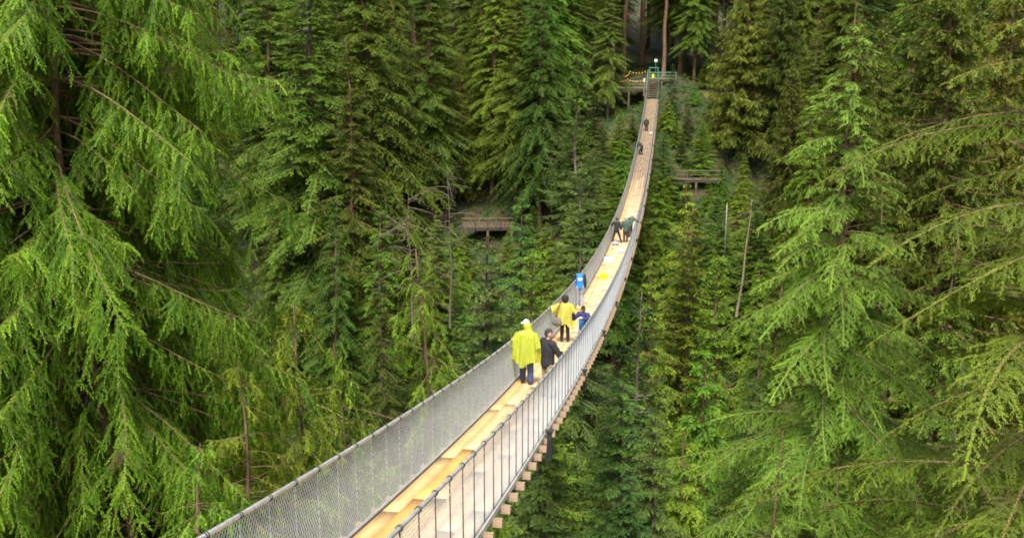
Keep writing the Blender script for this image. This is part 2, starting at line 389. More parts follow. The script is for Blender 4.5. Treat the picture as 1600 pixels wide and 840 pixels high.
TREE = {}
def make_type(key, seed, H, Rm, cb, nb, kind, mat, bark='bark', r0=None, detail=1.0, top=.0, prof=.85):
    """native mesh pair (trunk with limbs, crown) for one kind of conifer"""
    rng = np.random.default_rng(seed); nb = int(nb * 1.35)
    r0 = r0 or H * .0085
    (tv, axis) = trunk_tube(rng, H, r0, wob=.10, lean=(rng.normal(0, .4), rng.normal(0, .4)))
    h = hts(rng, cb * H, H * (1 - top), nb, 0.55 if kind != 'cedar' else 0)
    s = (H - h) / (H - cb * H)
    L = 1.3 * Rm * np.clip(s, 0, 1) ** prof * np.where(s > .8, 1.25 - .3 * (s / 1.0), 1) * rng.uniform(.55, 1.15, nb) + .25
    if kind == 'fir': el, sag, up = .25 * (1 - s) - .12 * s + rng.normal(0, .08, nb), .35 + .25 * s, .22 + 0 * s
    elif kind == 'spruce': el, sag, up = .30 * (1 - s) - .05 * s + rng.normal(0, .08, nb), .30 + .25 * s, .30 + 0 * s
    elif kind == 'hemlock': el, sag, up = .35 * (1 - s) + .12 + rng.normal(0, .08, nb), .45 + .2 * s, 0 * s
    else: el, sag, up = .15 - .45 * s + rng.normal(0, .1, nb), .55 + 0 * s, .55 + 0 * s
    br = branches(rng, h, L, el, sag, up, axis=axis)
    d = detail
    if kind == 'cedar':
        tw = spawn(rng, br, 7.0 * d, (.15, 1), .8, .32, .4, 1.3, lambda t: 1.1 - .7 * t, .15, hang=.5)
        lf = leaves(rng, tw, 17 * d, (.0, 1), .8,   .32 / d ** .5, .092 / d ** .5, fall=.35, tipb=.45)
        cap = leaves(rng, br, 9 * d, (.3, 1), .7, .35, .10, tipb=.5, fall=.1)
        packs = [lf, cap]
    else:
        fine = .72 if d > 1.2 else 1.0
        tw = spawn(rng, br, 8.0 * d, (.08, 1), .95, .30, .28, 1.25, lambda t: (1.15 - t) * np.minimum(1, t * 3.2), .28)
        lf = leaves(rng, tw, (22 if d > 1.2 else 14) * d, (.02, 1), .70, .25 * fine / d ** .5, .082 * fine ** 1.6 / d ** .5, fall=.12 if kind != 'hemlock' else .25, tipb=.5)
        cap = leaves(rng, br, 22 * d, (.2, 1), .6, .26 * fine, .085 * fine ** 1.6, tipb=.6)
        packs = [lf, cap]
    bv = tubes(br, np.clip(.012 * L + .01, .012, .09), .006, 4, 3)
    dead = []
    if cb > .12:   # bare dead stubs under the crown
        nd = int(10 + 20 * cb)
        hd = rng.uniform(.3 * cb * H, cb * H * 1.2, nd)
        dead = [tubes(branches(rng, hd, rng.uniform(.4, 1.8, nd), rng.normal(-.1, .2, nd), .2 + np.zeros(nd), np.zeros(nd), axis=axis), .025, .006, 3, 3)]
    V, Fq = join([tv, bv] + dead)
    TREE[key] = (np_mesh(key + '_trunk', V, Fq, M[bark], smooth=True), leaf_mesh(key + '_crown', packs, M[mat]), H)

make_type('fir_a', 1, 34, 4.6, .14, 380, 'fir', 'fir', 'grey_bark')
make_type('fir_b', 2, 34, 4.2, .20, 350, 'fir', 'fir', 'bark')
make_type('fir_c', 3, 34, 5.0, .14, 360, 'hemlock', 'fir', 'bark')
make_type('tall', 4, 40, 4.2, .45, 260, 'fir', 'fir', 'bark', r0=.33)
make_type('cedar_a', 5, 34, 5.0, .10, 400, 'cedar', 'cedar_far', 'bark')
make_type('cedar_b', 6, 30, 4.6, .08, 360, 'cedar', 'cedar_far', 'bark')
make_type('fresh_a', 8, 28, 4.2, .08, 300, 'hemlock', 'fresh', 'bark')
make_type('fresh_b', 9, 24, 3.6, .06, 270, 'spruce', 'fresh', 'bark')
make_type('spruce_a', 10, 26, 3.8, .08, 270, 'spruce', 'spruce', 'grey_bark')
make_type('mid_fir', 11, 24, 3.6, .04, 340, 'fir', 'spruce', 'dark_bark', detail=1.7)
make_type('mid_fresh', 12, 22, 3.4, .06, 280, 'hemlock', 'fresh', 'bark', detail=1.7)

USED = set()
def plant(key, x, y, top, name, label, group=None, wide=1.0, rz=None, lean=0.0, base=None):
    tm, cm, H = TREE[key]
    zb = float(ground(np.array(x), np.array(y))) if base is None else base
    k = (top - zb) / H
    o = tag(empty(name, (x, y, zb), random.uniform(0, 6.28) if rz is None else rz), label, 'tree', group)
    o.scale = (k * wide, k * wide, k)
    part('trunk', tm, o); part('crown', cm, o)
    return o

# ------------------------------------------------------------------ near trees (finer needles, fronds and limbs)
def near_cedar(key, seed, H, nb, slope, cap, zlo, dens=1.0, mat='cedar'):
    rng = np.random.default_rng(seed)
    tv, axis = trunk_tube(rng, H,   .15 if H > 30 else .11, lean=(-2.3 if H > 30 else .3, .2), wob=.14, ns=12, nseg=44)
    h = hts(rng, zlo, H - .1, nb)
    az = rng.uniform(0, 2 * np.pi, nb)
    if H > 30:                                       # the side towards the open ravine is thinner: the trunk shows
        k_ = ~((np.cos(az + 1.30) > .80) & (rng.uniform(0, 1, nb) < .5)); h = h[k_]; az = az[k_]; nb = len(h)
    L = np.minimum(slope * (H - h) ** .95, cap) * rng.uniform(.62, 1.12, nb) + .3
    s = np.clip((H - h) / (H - zlo), 0, 1)
    br = branches(rng, h, L, .30 - .55 * s ** .6 + rng.normal(0, .10, nb), .50 + rng.uniform(-.1, .15, nb), .26 + rng.uniform(-.2, .15, nb), az=az, axis=axis)
    # drooping secondary sprays along each limb, small flat fronds fan out from them
    sec = spawn(rng, br, 5.6, (.26, 1.0), .85, .30, .38, 1.0, lambda t: 1.15 - .6 * t, .65, hang=.36, jit=.24)
    sec.tint = np.clip(rng.beta(.7, .9, len(sec.L)) * .8 + sec.tint * .2, 0, 1)
    tw = spawn(rng, sec, 14.5 * dens, (.10, 1.0), .75, .42, .13, .38, lambda t: 1.1 - .45 * t, .35, hang=.26, jit=.14)
    tip = spawn(rng, br, 9.0, (.45, 1.0), .70, .10, .15, .40, lambda t: 1.0 + 0 * t, .45, hang=.30, jit=.14)
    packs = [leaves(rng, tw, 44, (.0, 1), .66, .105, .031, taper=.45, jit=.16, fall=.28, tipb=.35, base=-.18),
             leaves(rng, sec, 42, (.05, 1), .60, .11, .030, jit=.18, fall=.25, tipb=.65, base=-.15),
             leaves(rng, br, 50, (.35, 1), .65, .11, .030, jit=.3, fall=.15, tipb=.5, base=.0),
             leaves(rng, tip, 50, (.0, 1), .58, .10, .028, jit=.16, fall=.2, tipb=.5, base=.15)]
    tw0 = sec
    nd = 60
    hd = rng.uniform(zlo * .6, H * .8, nd)
    deadb = branches(rng, hd, rng.uniform(1.0, 4.2, nd), rng.normal(-.12, .2, nd), rng.uniform(.0, .3, nd), rng.uniform(0, .3, nd), axis=axis)
    dsec = spawn(rng, deadb, 2.2, (.4, 1), .7, .3, .2, 1.0, lambda t: 1.2 - t, .2)
    V, Fq = join([tv, tubes(br, np.clip(.006 * L + .004, .006, .038), .003, 7, 5), tubes(sec, .007, .002, 5, 3), tubes(deadb, .018, .004, 6, 4), tubes(dsec, .008, .002, 3, 3)])
    TREE[key] = (np_mesh(key + '_trunk', V, Fq, M['bark'], smooth=True), leaf_mesh(key + '_crown', packs, M[mat]), H)

def near_hemlock(key, seed, H, nb, slope, cap, zlo, dens=1.0, mat='hemlock', leader=1.2, el0=.34, el1=.50, ratio=.22, tmax=.9):
    rng = np.random.default_rng(seed)
    tv, axis = trunk_tube(rng, H, .12 if H > 20 else .09, lean=(.2, -.2), wob=.06, ns=10, nseg=40, rtop=.012)
    h = hts(rng, zlo, H - leader * .45, nb, .32)
    L = np.minimum(slope * (H - h) ** .92, cap) * rng.uniform(.55, 1.15, nb) + .15
    s = np.clip((H - h) / (H - zlo), 0, 1)
    br = branches(rng, h, L, el0 - el1 * s ** .8 + rng.normal(0, .09, nb), .30 + .16 * rng.uniform(0, 1, nb), -.10 * rng.uniform(0, 1, nb), axis=axis)
    tw = spawn(rng, br, 9.5, (.08, 1.0), .88, ratio, .16, tmax, lambda t: (1.12 - t) * np.minimum(1, t * 3.5 + .2), .42, jit=.1)
    sub = spawn(rng, tw, 12.0 * dens, (.06, 1.0), .80, .34, .07, .34, lambda t: 1.15 - .9 * t, .45, jit=.12)
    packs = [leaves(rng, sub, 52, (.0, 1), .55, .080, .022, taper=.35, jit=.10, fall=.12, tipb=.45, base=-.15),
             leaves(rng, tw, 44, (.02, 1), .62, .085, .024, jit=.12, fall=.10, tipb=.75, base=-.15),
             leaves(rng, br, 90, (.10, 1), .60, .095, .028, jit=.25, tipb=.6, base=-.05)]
    nd = 40
    hd = rng.uniform(zlo * .8, H * .85, nd)
    deadb = branches(rng, hd, rng.uniform(.5, 2.6, nd), rng.normal(-.1, .2, nd), rng.uniform(.0, .3, nd), np.zeros(nd), axis=axis)
    V, Fq = join([tv, tubes(br, np.clip(.0055 * L + .004, .005, .032), .003, 7, 5), tubes(tw, .0045, .0015, 4, 3), tubes(deadb, .012, .003, 5, 3)])
    TREE[key] = (np_mesh(key + '_trunk', V, Fq, M['bark'], smooth=True), leaf_mesh(key + '_crown', packs, M[mat]), H)

near_cedar('near_cedar', 21, 38, 440, .50, 5.2, 8)
near_cedar('near_cedar_low', 22, 20, 170, .40, 3.4, 3)
near_hemlock('near_hemlock', 31, 34, 300, .46, 4.8, 10, mat='hemlock_light', ratio=.28, tmax=1.1)
near_hemlock('near_hemlock_wide', 32, 30, 165, .60, 5.8, 6, leader=.6, el0=.36, el1=.40)
near_hemlock('near_hemlock_low', 33, 18, 150, .50, 3.8, 2, leader=.5, mat='hemlock_light')

def hand(key, px, py, D, name, label, group=None, wide=1.0, rz=None, pref=None):
    """top of the tree is seen at pixel (px,py) and stands D metres ahead"""
    t = at(px, py, D)
    return plant(key, t.x, t.y, t.z, name, label, group, wide, rz)

def near(key, px, top, D, name, label, pyref=420, wide=1.0, rz=0.0):
    t = at(px, pyref, D)
    return plant(key, t.x, t.y, top, name, label, None, wide, rz)

near('near_cedar', 186, 12.5, 23, 'cedar_tree', 'huge bright green cedar with drooping fronds filling the left side', rz=.15)
near('near_cedar', 120, 12.0, 27, 'cedar_tree', 'reddish cedar trunk and drooping crown close behind the left side of the huge bright cedar', rz=-.25, wide=.95)
near('near_cedar', -20, 11.5, 24.5, 'cedar_tree', 'drooping cedar cut by the left edge of the picture beside the huge bright cedar', rz=4.4)
hand('near_cedar_low', 452, 478, 24, 'cedar_tree', 'young drooping cedar with yellow green tips under the right edge of the huge cedar', rz=.4)
hand('near_cedar_low', 535, 535, 27, 'cedar_tree', 'young drooping cedar just above the left handrail, right of the dark ravine gap', rz=2.1, wide=.9)
hand('near_cedar_low', 385, 560, 21, 'cedar_tree', 'low bright cedar below the huge cedar, touching the lower end of the left handrail', rz=3.0)
hand('near_cedar_low', 300, 690, 19, 'cedar_tree', 'low cedar in the bottom left corner under the huge cedar', rz=5.0, wide=1.1)
hand('near_cedar_low', 660, 392, 44, 'cedar_tree', 'slender drooping cedar standing alone in front of the dark wood left of the yellow ponchos', rz=1.2, wide=.95)
near('near_hemlock', 1326, 1.75, 29, 'hemlock_tree', 'bright young hemlock with a bare spindly leader tip, right of centre on the right side', pyref=15, rz=.6)
near('near_hemlock_wide', 1650, 9.0, 22, 'hemlock_tree', 'big hemlock at the right edge reaching long feathery boughs in from outside the frame', rz=.2)
near('near_hemlock_wide', 1660, 1.5, 30, 'hemlock_tree', 'second hemlock at the right edge, behind the big one with the long feathery boughs', rz=2.7, wide=.9)
hand('near_hemlock_low', 1205, 672, 25, 'hemlock_tree', 'hemlock with a nodding bright top at the bottom, left of the tall young hemlock', rz=1.0)
hand('near_hemlock_low', 1440, 760, 23, 'hemlock_tree', 'low feathery hemlock in the bottom right corner under the long boughs', rz=2.2)
hand('near_hemlock_low', 1330, 700, 27, 'hemlock_tree', 'small hemlock at the bottom, at the foot of the young hemlock with the bare leader', rz=3.9)
hand('mid_fir', 862, 640, 33, 'fir_tree', 'dusky fir with drooping grey green boughs right below the joist ends of the bridge', rz=1.0, wide=1.1)
hand('mid_fir', 985, 735, 36, 'fir_tree', 'low dusky fir at the bottom edge right of the bridge', rz=3.0, wide=1.1)

L_ = 'forest wall left of the bridge'
# the far bank, left of the bridge
hand('fir_a', 478, -150, 116, 'fir_tree', 'tall fir with a long pale trunk line, first big fir right of the huge cedar', wide=1.15)
hand('fir_b', 405, -130, 126, 'fir_tree', 'dark tall fir showing between the huge cedar and the fir with the pale trunk line', wide=1.1)
hand('fir_c', 585, -170, 122, 'fir_tree', 'broad dark fir right of the fir with the pale trunk line', wide=1.15)
hand('fir_b', 665, -120, 126, 'fir_tree', 'tall blue green fir between the broad dark fir and the fir with layered boughs', wide=1.1)
hand('fresh_a', 767, -70, 131, 'fir_tree', 'light green conifer with layered boughs and a visible straight trunk above the boardwalk platform', wide=1.1)
hand('fir_c', 845, -60, 121, 'fir_tree', 'tall green conifer right of the light one with layered boughs')
hand('spruce_a', 905, 85, 111, 'spruce_tree', 'full green spruce beside the upper left handrail of the bridge', wide=1.05)
hand('fir_a', 955, -90, 139, 'fir_tree', 'tall dark fir left of the landing with the festoon lights', wide=.9)
hand('fir_b', 540, 60, 110, 'fir_tree', 'narrower dark fir standing against the broad dark fir', wide=.95)
hand('cedar_a', 715, 75, 131, 'cedar_tree', 'yellow green cedar in front of the tall blue green fir', wide=.85)
hand('fresh_b', 640, 150, 131, 'fir_tree', 'mid green conifer above the left boardwalk railing', wide=.9)
hand('mid_fir', 822, 300, 88, 'fir_tree', 'thin fir with a pale trunk right of the boardwalk platform', wide=.85)
hand('spruce_a', 900, 255, 96, 'spruce_tree', 'smaller full spruce left of the three dark figures on the bridge', wide=.9)
hand('mid_fir', 735, 372, 52, 'spruce_tree', 'pale blue green spruce with a thin top in front of the boardwalk platform', wide=.85)
hand('mid_fir', 778, 398, 56, 'spruce_tree', 'pale spruce leaning close to the right of the thin topped pale spruce', wide=.8)
hand('fir_c', 505, 300, 98, 'fir_tree', 'olive brown fir below the fir with the pale trunk line', wide=.8)
hand('fir_a', 590, 375, 92, 'fir_tree', 'dark low fir beside the black ravine gap', wide=.75)
hand('fresh_b', 840, 395, 78, 'fir_tree', 'low green fir above the handrail left of the blue jacket', wide=.9)
hand('spruce_a', 790, 470, 66, 'spruce_tree', 'low dull spruce just left of the two yellow ponchos', wide=.9)
# right of the bridge
hand('cedar_a', 1168, -75, 131, 'cedar_tree', 'broad olive conifer with a bare dead top, tallest mass right of the landing', wide=1.25)
hand('fir_b', 1095, -160, 150, 'fir_tree', 'tall grey green fir rising behind the right end of the landing')
hand('spruce_a', 1052, 100, 138, 'spruce_tree', 'dark blue green spruce below the pale teal railing', wide=1.2)
hand('spruce_a', 1075, 150, 132, 'spruce_tree', 'dark spruce between the teal railing and the broad olive conifer', wide=1.1)
hand('fresh_a', 1058, 288, 86, 'fir_tree', 'bright green fir with its tip at the left end of the wooden walkway', wide=.8)
hand('fresh_b', 1088, 325, 82, 'fir_tree', 'bright green fir with a pointed top under the wooden walkway', wide=.9)
hand('fresh_a', 1022, 405, 76, 'fir_tree', 'mid green fir hugging the right side of the bridge at the three dark figures', wide=.75)
hand('spruce_a', 982, 455, 62, 'spruce_tree', 'shaded grey green spruce rising right beside the bridge posts', wide=.8)
hand('fresh_b', 1125, 400, 80, 'fir_tree', 'olive green fir left of the slim grey pole', wide=.9)
hand('fir_c', 1175, 470, 76, 'fir_tree', 'dull fir below the foot of the slim grey pole', wide=.7)
hand('mid_fir', 957, 585, 50, 'spruce_tree', 'pale tipped spruce right of the black bridge posts, lower down the slope', wide=.95)
hand('mid_fresh', 1090, 545, 62, 'fir_tree', 'fresh yellow green young fir in the middle of the right slope', wide=.8)
hand('mid_fresh', 1075, 668, 52, 'fir_tree', 'small pointed young fir near the bottom, right of the pale tipped spruce', wide=.7)
hand('mid_fir', 1015, 640, 46, 'fir_tree', 'olive young fir between the pale tipped spruce and the small pointed fir', wide=.8)
hand('cedar_b', 1352, 30, 104, 'cedar_tree', 'olive cedar behind the bare leader of the young hemlock', wide=1.15)
hand('cedar_a', 1440, -60, 112, 'cedar_tree', 'tall olive cedar right of the bare hemlock leader', wide=1.1)
hand('cedar_b', 1530, -90, 84, 'cedar_tree', 'tall yellowish cedar with hanging sprays behind the long hemlock boughs', wide=1.0)
hand('cedar_a', 1610, -60, 90, 'cedar_tree', 'yellowish cedar at the right edge behind the long hemlock boughs')
hand('cedar_b', 1245, 95, 112, 'cedar_tree', 'green cedar filling the notch between the broad olive conifer and the young hemlock', wide=1.0)
hand('fresh_b', 1225, 360, 88, 'fir_tree', 'mid green fir left of the young hemlock at half its height', wide=.9)
hand('fir_c', 1410, 300, 82, 'fir_tree', 'dark green fir in the gap right of the young hemlock', wide=.85)
hand('fresh_a', 1480, 330, 74, 'fir_tree', 'dull green fir behind the middle of the long hemlock boughs', wide=.8)
hand('fir_c', 1260, 560, 66, 'fir_tree', 'shaded fir low on the slope behind the young hemlock', wide=.7)
hand('mid_fir', 1160, 590, 58, 'fir_tree', 'shaded narrow fir left of the nodding low hemlock', wide=.75)
hand('fir_a', 1500, 560, 56, 'fir_tree', 'dark fir under the long hemlock boughs near the right edge', wide=.7)
hand('fresh_b', 1390, 520, 60, 'fir_tree', 'dim green fir right of the lower young hemlock trunk', wide=.8)

for i_, (px_, py_, D_, lb_) in enumerate((
    (968, 172, 131, 'bushy young conifer under the dark opening of the left landing'), (940, 190, 127, 'bushy young conifer a little down the slope left of the upper bridge'),
    (978, 215, 122, 'short conifer close to the left rail beside the stooping figure'), (952, 262, 116, 'short conifer left of the crouching figure by the handrail'),
    (925, 232, 120, 'short green conifer behind the full spruce at the upper handrail'), (1046, 150, 133, 'short dark conifer right of the stairs at the far end'),
    (1040, 205, 123, 'short conifer hugging the right rail in the upper part of the bridge'), (1062, 225, 134, 'short conifer above the wooden walkway'),
    (728, 358, 117, 'low conifer in front of the left end of the viewing deck'), (796, 360, 117, 'low conifer in front of the right end of the viewing deck'),
    (680, 345, 116, 'low conifer in front of the short boardwalk'), (1110, 280, 121, 'low conifer in front of the right end of the wooden walkway'),
    (1072, 288, 120, 'low conifer under the middle of the wooden walkway'),
    (1078, 168, 135, 'short conifer on the slope under the right end of the landing'), (1098, 222, 134, 'short conifer on the slope between the landing and the wooden walkway'),
    (1058, 182, 131, 'short conifer half way down from the landing on the right'), (928, 150, 134, 'bushy conifer at the lower left end of the landing'),
    (905, 190, 128, 'bushy conifer above the full spruce, left of the upper bridge'), (988, 178, 133, 'small bush-like conifer tight under the marker post of the landing'),
    (1122, 306, 110, 'short conifer in front of the bare ground left of the slim grey pole'), (1152, 292, 114, 'short conifer on the slope right of the slim grey pole'),
    (1186, 330, 106, 'bushy conifer right of the crooked bare trunk'), (1096, 318, 108, 'small conifer on the slope below the wooden walkway'), (1160, 245, 122, 'small conifer under the skirts of the broad olive conifer'),
    (832, 322, 118, 'short conifer at the foot of the forest stairs'), (696, 385, 106, 'small conifer on the slope below the short boardwalk'), (858, 350, 110, 'small conifer on the slope right of the viewing deck'),
    (1118, 130, 139, 'tall young conifer behind the right end of the landing slope'), (1140, 190, 134, 'young conifer tucked left of the broad olive conifer'),
    (1088, 128, 140, 'dense conifer hiding the slope right of the teal railing'), (1104, 92, 144, 'tall conifer between the teal railing and the broad olive conifer'),
    (1066, 208, 129, 'small conifer on the slope above the left end of the wooden walkway'), (1082, 240, 133, 'small conifer right behind the middle of the wooden walkway'),
    (1112, 250, 133, 'small conifer right behind the right end of the wooden walkway'), (1036, 170, 135, 'small conifer close to the right rail below the stairs'),
    (1128, 258, 122, 'conifer covering the right end of the wooden walkway'), (1046, 276, 121, 'conifer covering the left end of the wooden walkway'), (712, 340, 120, 'conifer covering the left end of the viewing deck'),
    (1036, 268, 113, 'short conifer at the left end of the wooden walkway'), (1100, 190, 126, 'olive young conifer under the broad olive conifer'))):
    hand(('fresh_b', 'spruce_a', 'fresh_a')[i_ % 3], px_, py_, D_, 'young_conifer', lb_, 'young conifers around the far bridge end and boardwalks', wide=1.9)
# ------------------------------------------------------------------ trees filling the far bank
ss = np.linspace(0, BL + 9, 300)
keep = [(px_of(bp(min(s, BL), o, h).x, bp(min(s, BL), o, h).y, bp(min(s, BL), o, h).z), bp(min(s, BL), 0).y) for s in ss for o in (-.9, .9) for h in (0, 1.2)]
KX = np.array([k[0][0] for k in keep]); KY = np.array([k[0][1] for k in keep]); KD = np.array([k[1] for k in keep])
for (ax, ay, D_) in ((722, 338, 123), (760, 350, 123), (800, 352, 123), (640, 322, 123), (690, 328, 123), (1050, 272, 127), (1090, 275, 127), (1120, 278, 127),
                     (965, 125, 146), (980, 150, 146), (1000, 120, 146), (1018, 95, 146), (1018, 130, 146), (1060, 120, 150), (1136, 330, 100), (1136, 380, 100)):
    KX = np.append(KX, ax); KY = np.append(KY, ay); KD = np.append(KD, D_)
regions = [(560, 'dark conifer packed into the upper forest wall left of the pale trunked fir', 'conifers in the far left forest wall'),
           (985, 'green conifer crowded into the forest wall between the pale trunked fir and the landing', 'conifers in the forest wall left of the landing'),
           (1250, 'conifer crowded on the slope between the landing and the young hemlock', 'conifers on the slope right of the landing'),
           (9999, 'olive conifer crowded on the far slope behind the young hemlock and long boughs', 'conifers behind the right hand hemlocks')]
rngf = np.random.default_rng(99)
taken = [(o.location.x, o.location.y) for o in COL.objects if o.get('category') == 'tree']
nfill = 0
for u in np.concatenate([np.arange(84, 150, 6.6), np.arange(152, 215, 9)]):
    half = u * .60 + 6
    for v in np.arange(-half, half, 6.2 if u < 150 else 7.6):
        x = v + rngf.uniform(-2.6, 2.6) + u * math.sin(TH) * .6; y = u + rngf.uniform(-2.8, 2.8)
        zb = float(ground(np.array(x), np.array(y)))
        H = rngf.uniform(19, 34) if u < 150 else rngf.uniform(32, 46)
        if u < 100: H *= .8
        ok = min((x - a) ** 2 + (y - b) ** 2 for a, b in taken) > 4.2 ** 2
        px, py = px_of(x, y, zb + H); wpx = 3.4 / y * F_PX
        qx, qy = px_of(x, y, zb)
        if px < 110 or px > 1640 or qy < -30: continue
        if np.any((KD > y - 1) & (np.abs(KX - px) < wpx) & (KY > py)):
            ok = False
            for k in (.7, .5, .35, .22):
                px, py = px_of(x, y, zb + H * k)
                if not np.any((KD > y - 1) & (np.abs(KX - px) < wpx * (k + .2)) & (KY > py)) and min((x - a) ** 2 + (y - b) ** 2 for a, b in taken) > 9:
                    ok = True; H *= k; break
        if not ok: continue
        taken.append((x, y)); nfill += 1
        r = next(i for i, g in enumerate(regions) if px < g[0])
        if u > 150: key = rngf.choice(['tall', 'tall', 'fir_b'])
        elif r < 2: key = rngf.choice(['fir_a', 'fir_b', 'fir_c', 'fresh_a', 'spruce_a', 'fir_c'])
        else: key = rngf.choice(['cedar_a', 'cedar_b', 'fir_c', 'fresh_a', 'fir_a'])
        if H < 16: key = rngf.choice(['fresh_b', 'spruce_a'])
        k = H / TREE[key][2]
        plant(key, x, y, zb + H, 'conifer_tree', regions[r][1], regions[r][2], wide=(1.0 if k > .7 else 1.25) * rngf.uniform(.9, 1.15))
print('filler trees', nfill)

# bare dead snags and the undergrowth
def snag(name, px, py, D, H, r, nb, L, label, rz=0, lean=(0, 0), el=.3, mat='dead', seed=0, sec=2.5):
    rng = np.random.default_rng(seed); t = at(px, py, D); zb = t.z - H
    tv, axis = trunk_tube(rng, H, r, lean=lean, wob=.10, z0=-.3)
    br = branches(rng, rng.uniform(.25 * H, H * .97, nb), rng.uniform(.3, 1, nb) * L, rng.normal(el, .3, nb), rng.uniform(0, .5, nb), np.zeros(nb), axis=axis)
    s2 = spawn(rng, br, sec, (.25, 1), .8, .4, .2, L * .6, lambda q: 1.2 - q, .2)
    s3 = spawn(rng, s2, sec, (.3, 1), .8, .4, .15, L * .4, lambda q: 1.2 - q, .2)
    V, Fq = join([tv, tubes(br, .035 * L / 3, .010, 6, 4), tubes(s2, .014, .007, 4, 3), tubes(s3, .009, .004, 3, 3)])
    o = tag(part(name, np_mesh(name, V, Fq, M[mat], smooth=True), None, (t.x, t.y, zb), (0, 0, rz)), label, 'dead tree')
    return o
snag('dead_tree', 640, 300, 90, 14, .10, 34, 4.8, 'leafless tangle of bare branches in front of the short boardwalk', seed=3)
snag('dead_tree', 700, 262, 94, 16, .09, 30, 3.8, 'thin bare dead tree left of the boardwalk platform', seed=4)
snag('dead_tree', 1160, 310, 96, 12, .11, 14, 2.2, 'crooked bare dead trunk right of the slim grey pole', seed=5, lean=(.7, 0), mat='oldwood')

def undergrowth():
    rng = np.random.default_rng(55); n = 90000
    u = rng.uniform(68, 175, n); x = rng.uniform(-1, 1, n) * (u * .62 + 8) + u * .1; y = u
    P = np.stack([x, y, ground(x, y) + rng.uniform(-.1, .3, n)], -1)
    az = rng.uniform(0, 6.28, n)
    D = nrm(np.stack([np.cos(az), np.sin(az), rng.uniform(.2, 1.1, n)], -1))
    ax = Ax(P, D, rng.uniform(.6, 1.9, n), np.tile([0, 0, -.5], (n, 1)), np.zeros((n, 3)), np.tile([0, 0, 1.], (n, 1)) + rng.normal(0, .3, (n, 3)), rng.uniform(0, 1, n))
    o = part('undergrowth', leaf_mesh('undergrowth', [leaves(rng, ax, 7, (.1, 1), .9, .34, .12, fall=.15)], M['brush']), None)
    tag(o, 'ferns and low shrubs covering the canyon slope under the trees', 'undergrowth', kind='stuff')
undergrowth()

# ------------------------------------------------------------------ suspension bridge (local x = across, y = along, z = up)
bridge = tag(empty('suspension_bridge', (X0, Y0, Z0), -TH), 'long sagging suspension footbridge with timber deck and wire mesh sides crossing the canyon', 'bridge')
S0 = -1.5
HW, HR, HH = .775, .82, 1.23
def bridge_deck():
    V = []; Fq = []; tint = []; age = []
    nrow = 6; wrow = 2 * HW / nrow; rng = np.random.default_rng(5)
    for r in range(nrow):
        s = S0 - rng.uniform(0, 2)
        while s < BL:
            ln = rng.choice([3.6, 4.8, 6.0]); e = min(s + ln, BL); a = max(s, S0)
            if e - a > .2:
                t = rng.uniform(0, 1)
                if r == 0: t = rng.uniform(.34, .44)
                elif r == 1: t = rng.uniform(.0, .15) if a < 8 else rng.uniform(.56, .66)
                else: t = rng.uniform(.70, .84)
                mid = (a + e) / 2
                ag = np.clip((mid - 70) / 25 + rng.normal(0, .09), 0, 1) if mid > 55 else max(0, rng.normal(.0, .06))
                if 53 < mid < 74: ag = np.clip((mid - 55) / 50 + rng.normal(0, .10), 0, 1)
                n = max(2, int(np.ceil((e - a) / .8)) + 1)
                sv = np.linspace(a + .004, e - .004, n); up = rng.uniform(0, .006)
                xl, xr = -HW + r * wrow + .004, -HW + (r + 1) * wrow - .004
                b = len(V)
                for q in sv:
                    z = bz(q) + up
                    V += [(xl, q, z), (xr, q, z), (xr, q, z - .04), (xl, q, z - .04)]
                for k in range(n - 1):
                    o = b + 4 * k
                    for j in range(4): Fq.append((o + j, o + 4 + j, o + 4 + (j + 1) % 4, o + (j + 1) % 4))
                Fq += [(b, b + 1, b + 2, b + 3), (b + 4 * n - 1, b + 4 * n - 2, b + 4 * n - 3, b + 4 * n - 4)]
                tint += [t] * (4 * n); age += [ag] * (4 * n)
            s += ln
    return part('deck', np_mesh('deck', V, Fq, M['deck'], tint, extra={'age': age}), bridge)
bridge_deck()

def along(o, h, r, name, mat, n=8, step=1.0, parent=bridge):
    b = MB(); sv = np.arange(S0, BL + .01, step)
    b.tube([(o, s, bz(s) + h) for s in sv], r, n)
    return b.build(name, mat, parent, smooth=True)
rod_b = MB(); rod_b.tube([(0, 0, -.03), (0, 0, .6), (0, 0, HH)], .0085, 6); rod_me = rod_b.mesh('suspender_rod', M['rust'], True)
rod_b = MB(); rod_b.tube([(0, 0, -.03), (0, 0, .6), (0, 0, HH)], .0035, 6); rod_grey = rod_b.mesh('suspender_rod', M['mesh'], True)
clamp_b = MB()
for dy in (-.022, .022):
    ring = [(.031 * math.cos(a), dy, .031 * math.sin(a)) for a in np.linspace(0, 2 * math.pi, 11)]
    clamp_b.tube(ring, .007, 5, caps=False)
clamp_me = clamp_b.mesh('rail_clamp', M['black'], True)
jo_b = MB(); jo_b.box((0, 0, -.105), (2 * HW + .46, .09, .125)); joist_me = jo_b.mesh('joist', M['joist'])
post_b = MB(); post_b.box((0, 0, -.20), (.09, .11, .62)); post_b.box((0, 0, .115), (.16, .15, .03)); post_b.box((-.05, 0, -.45), (.10, .07, .05)); post_me = post_b.mesh('outrigger_post', M['black'])
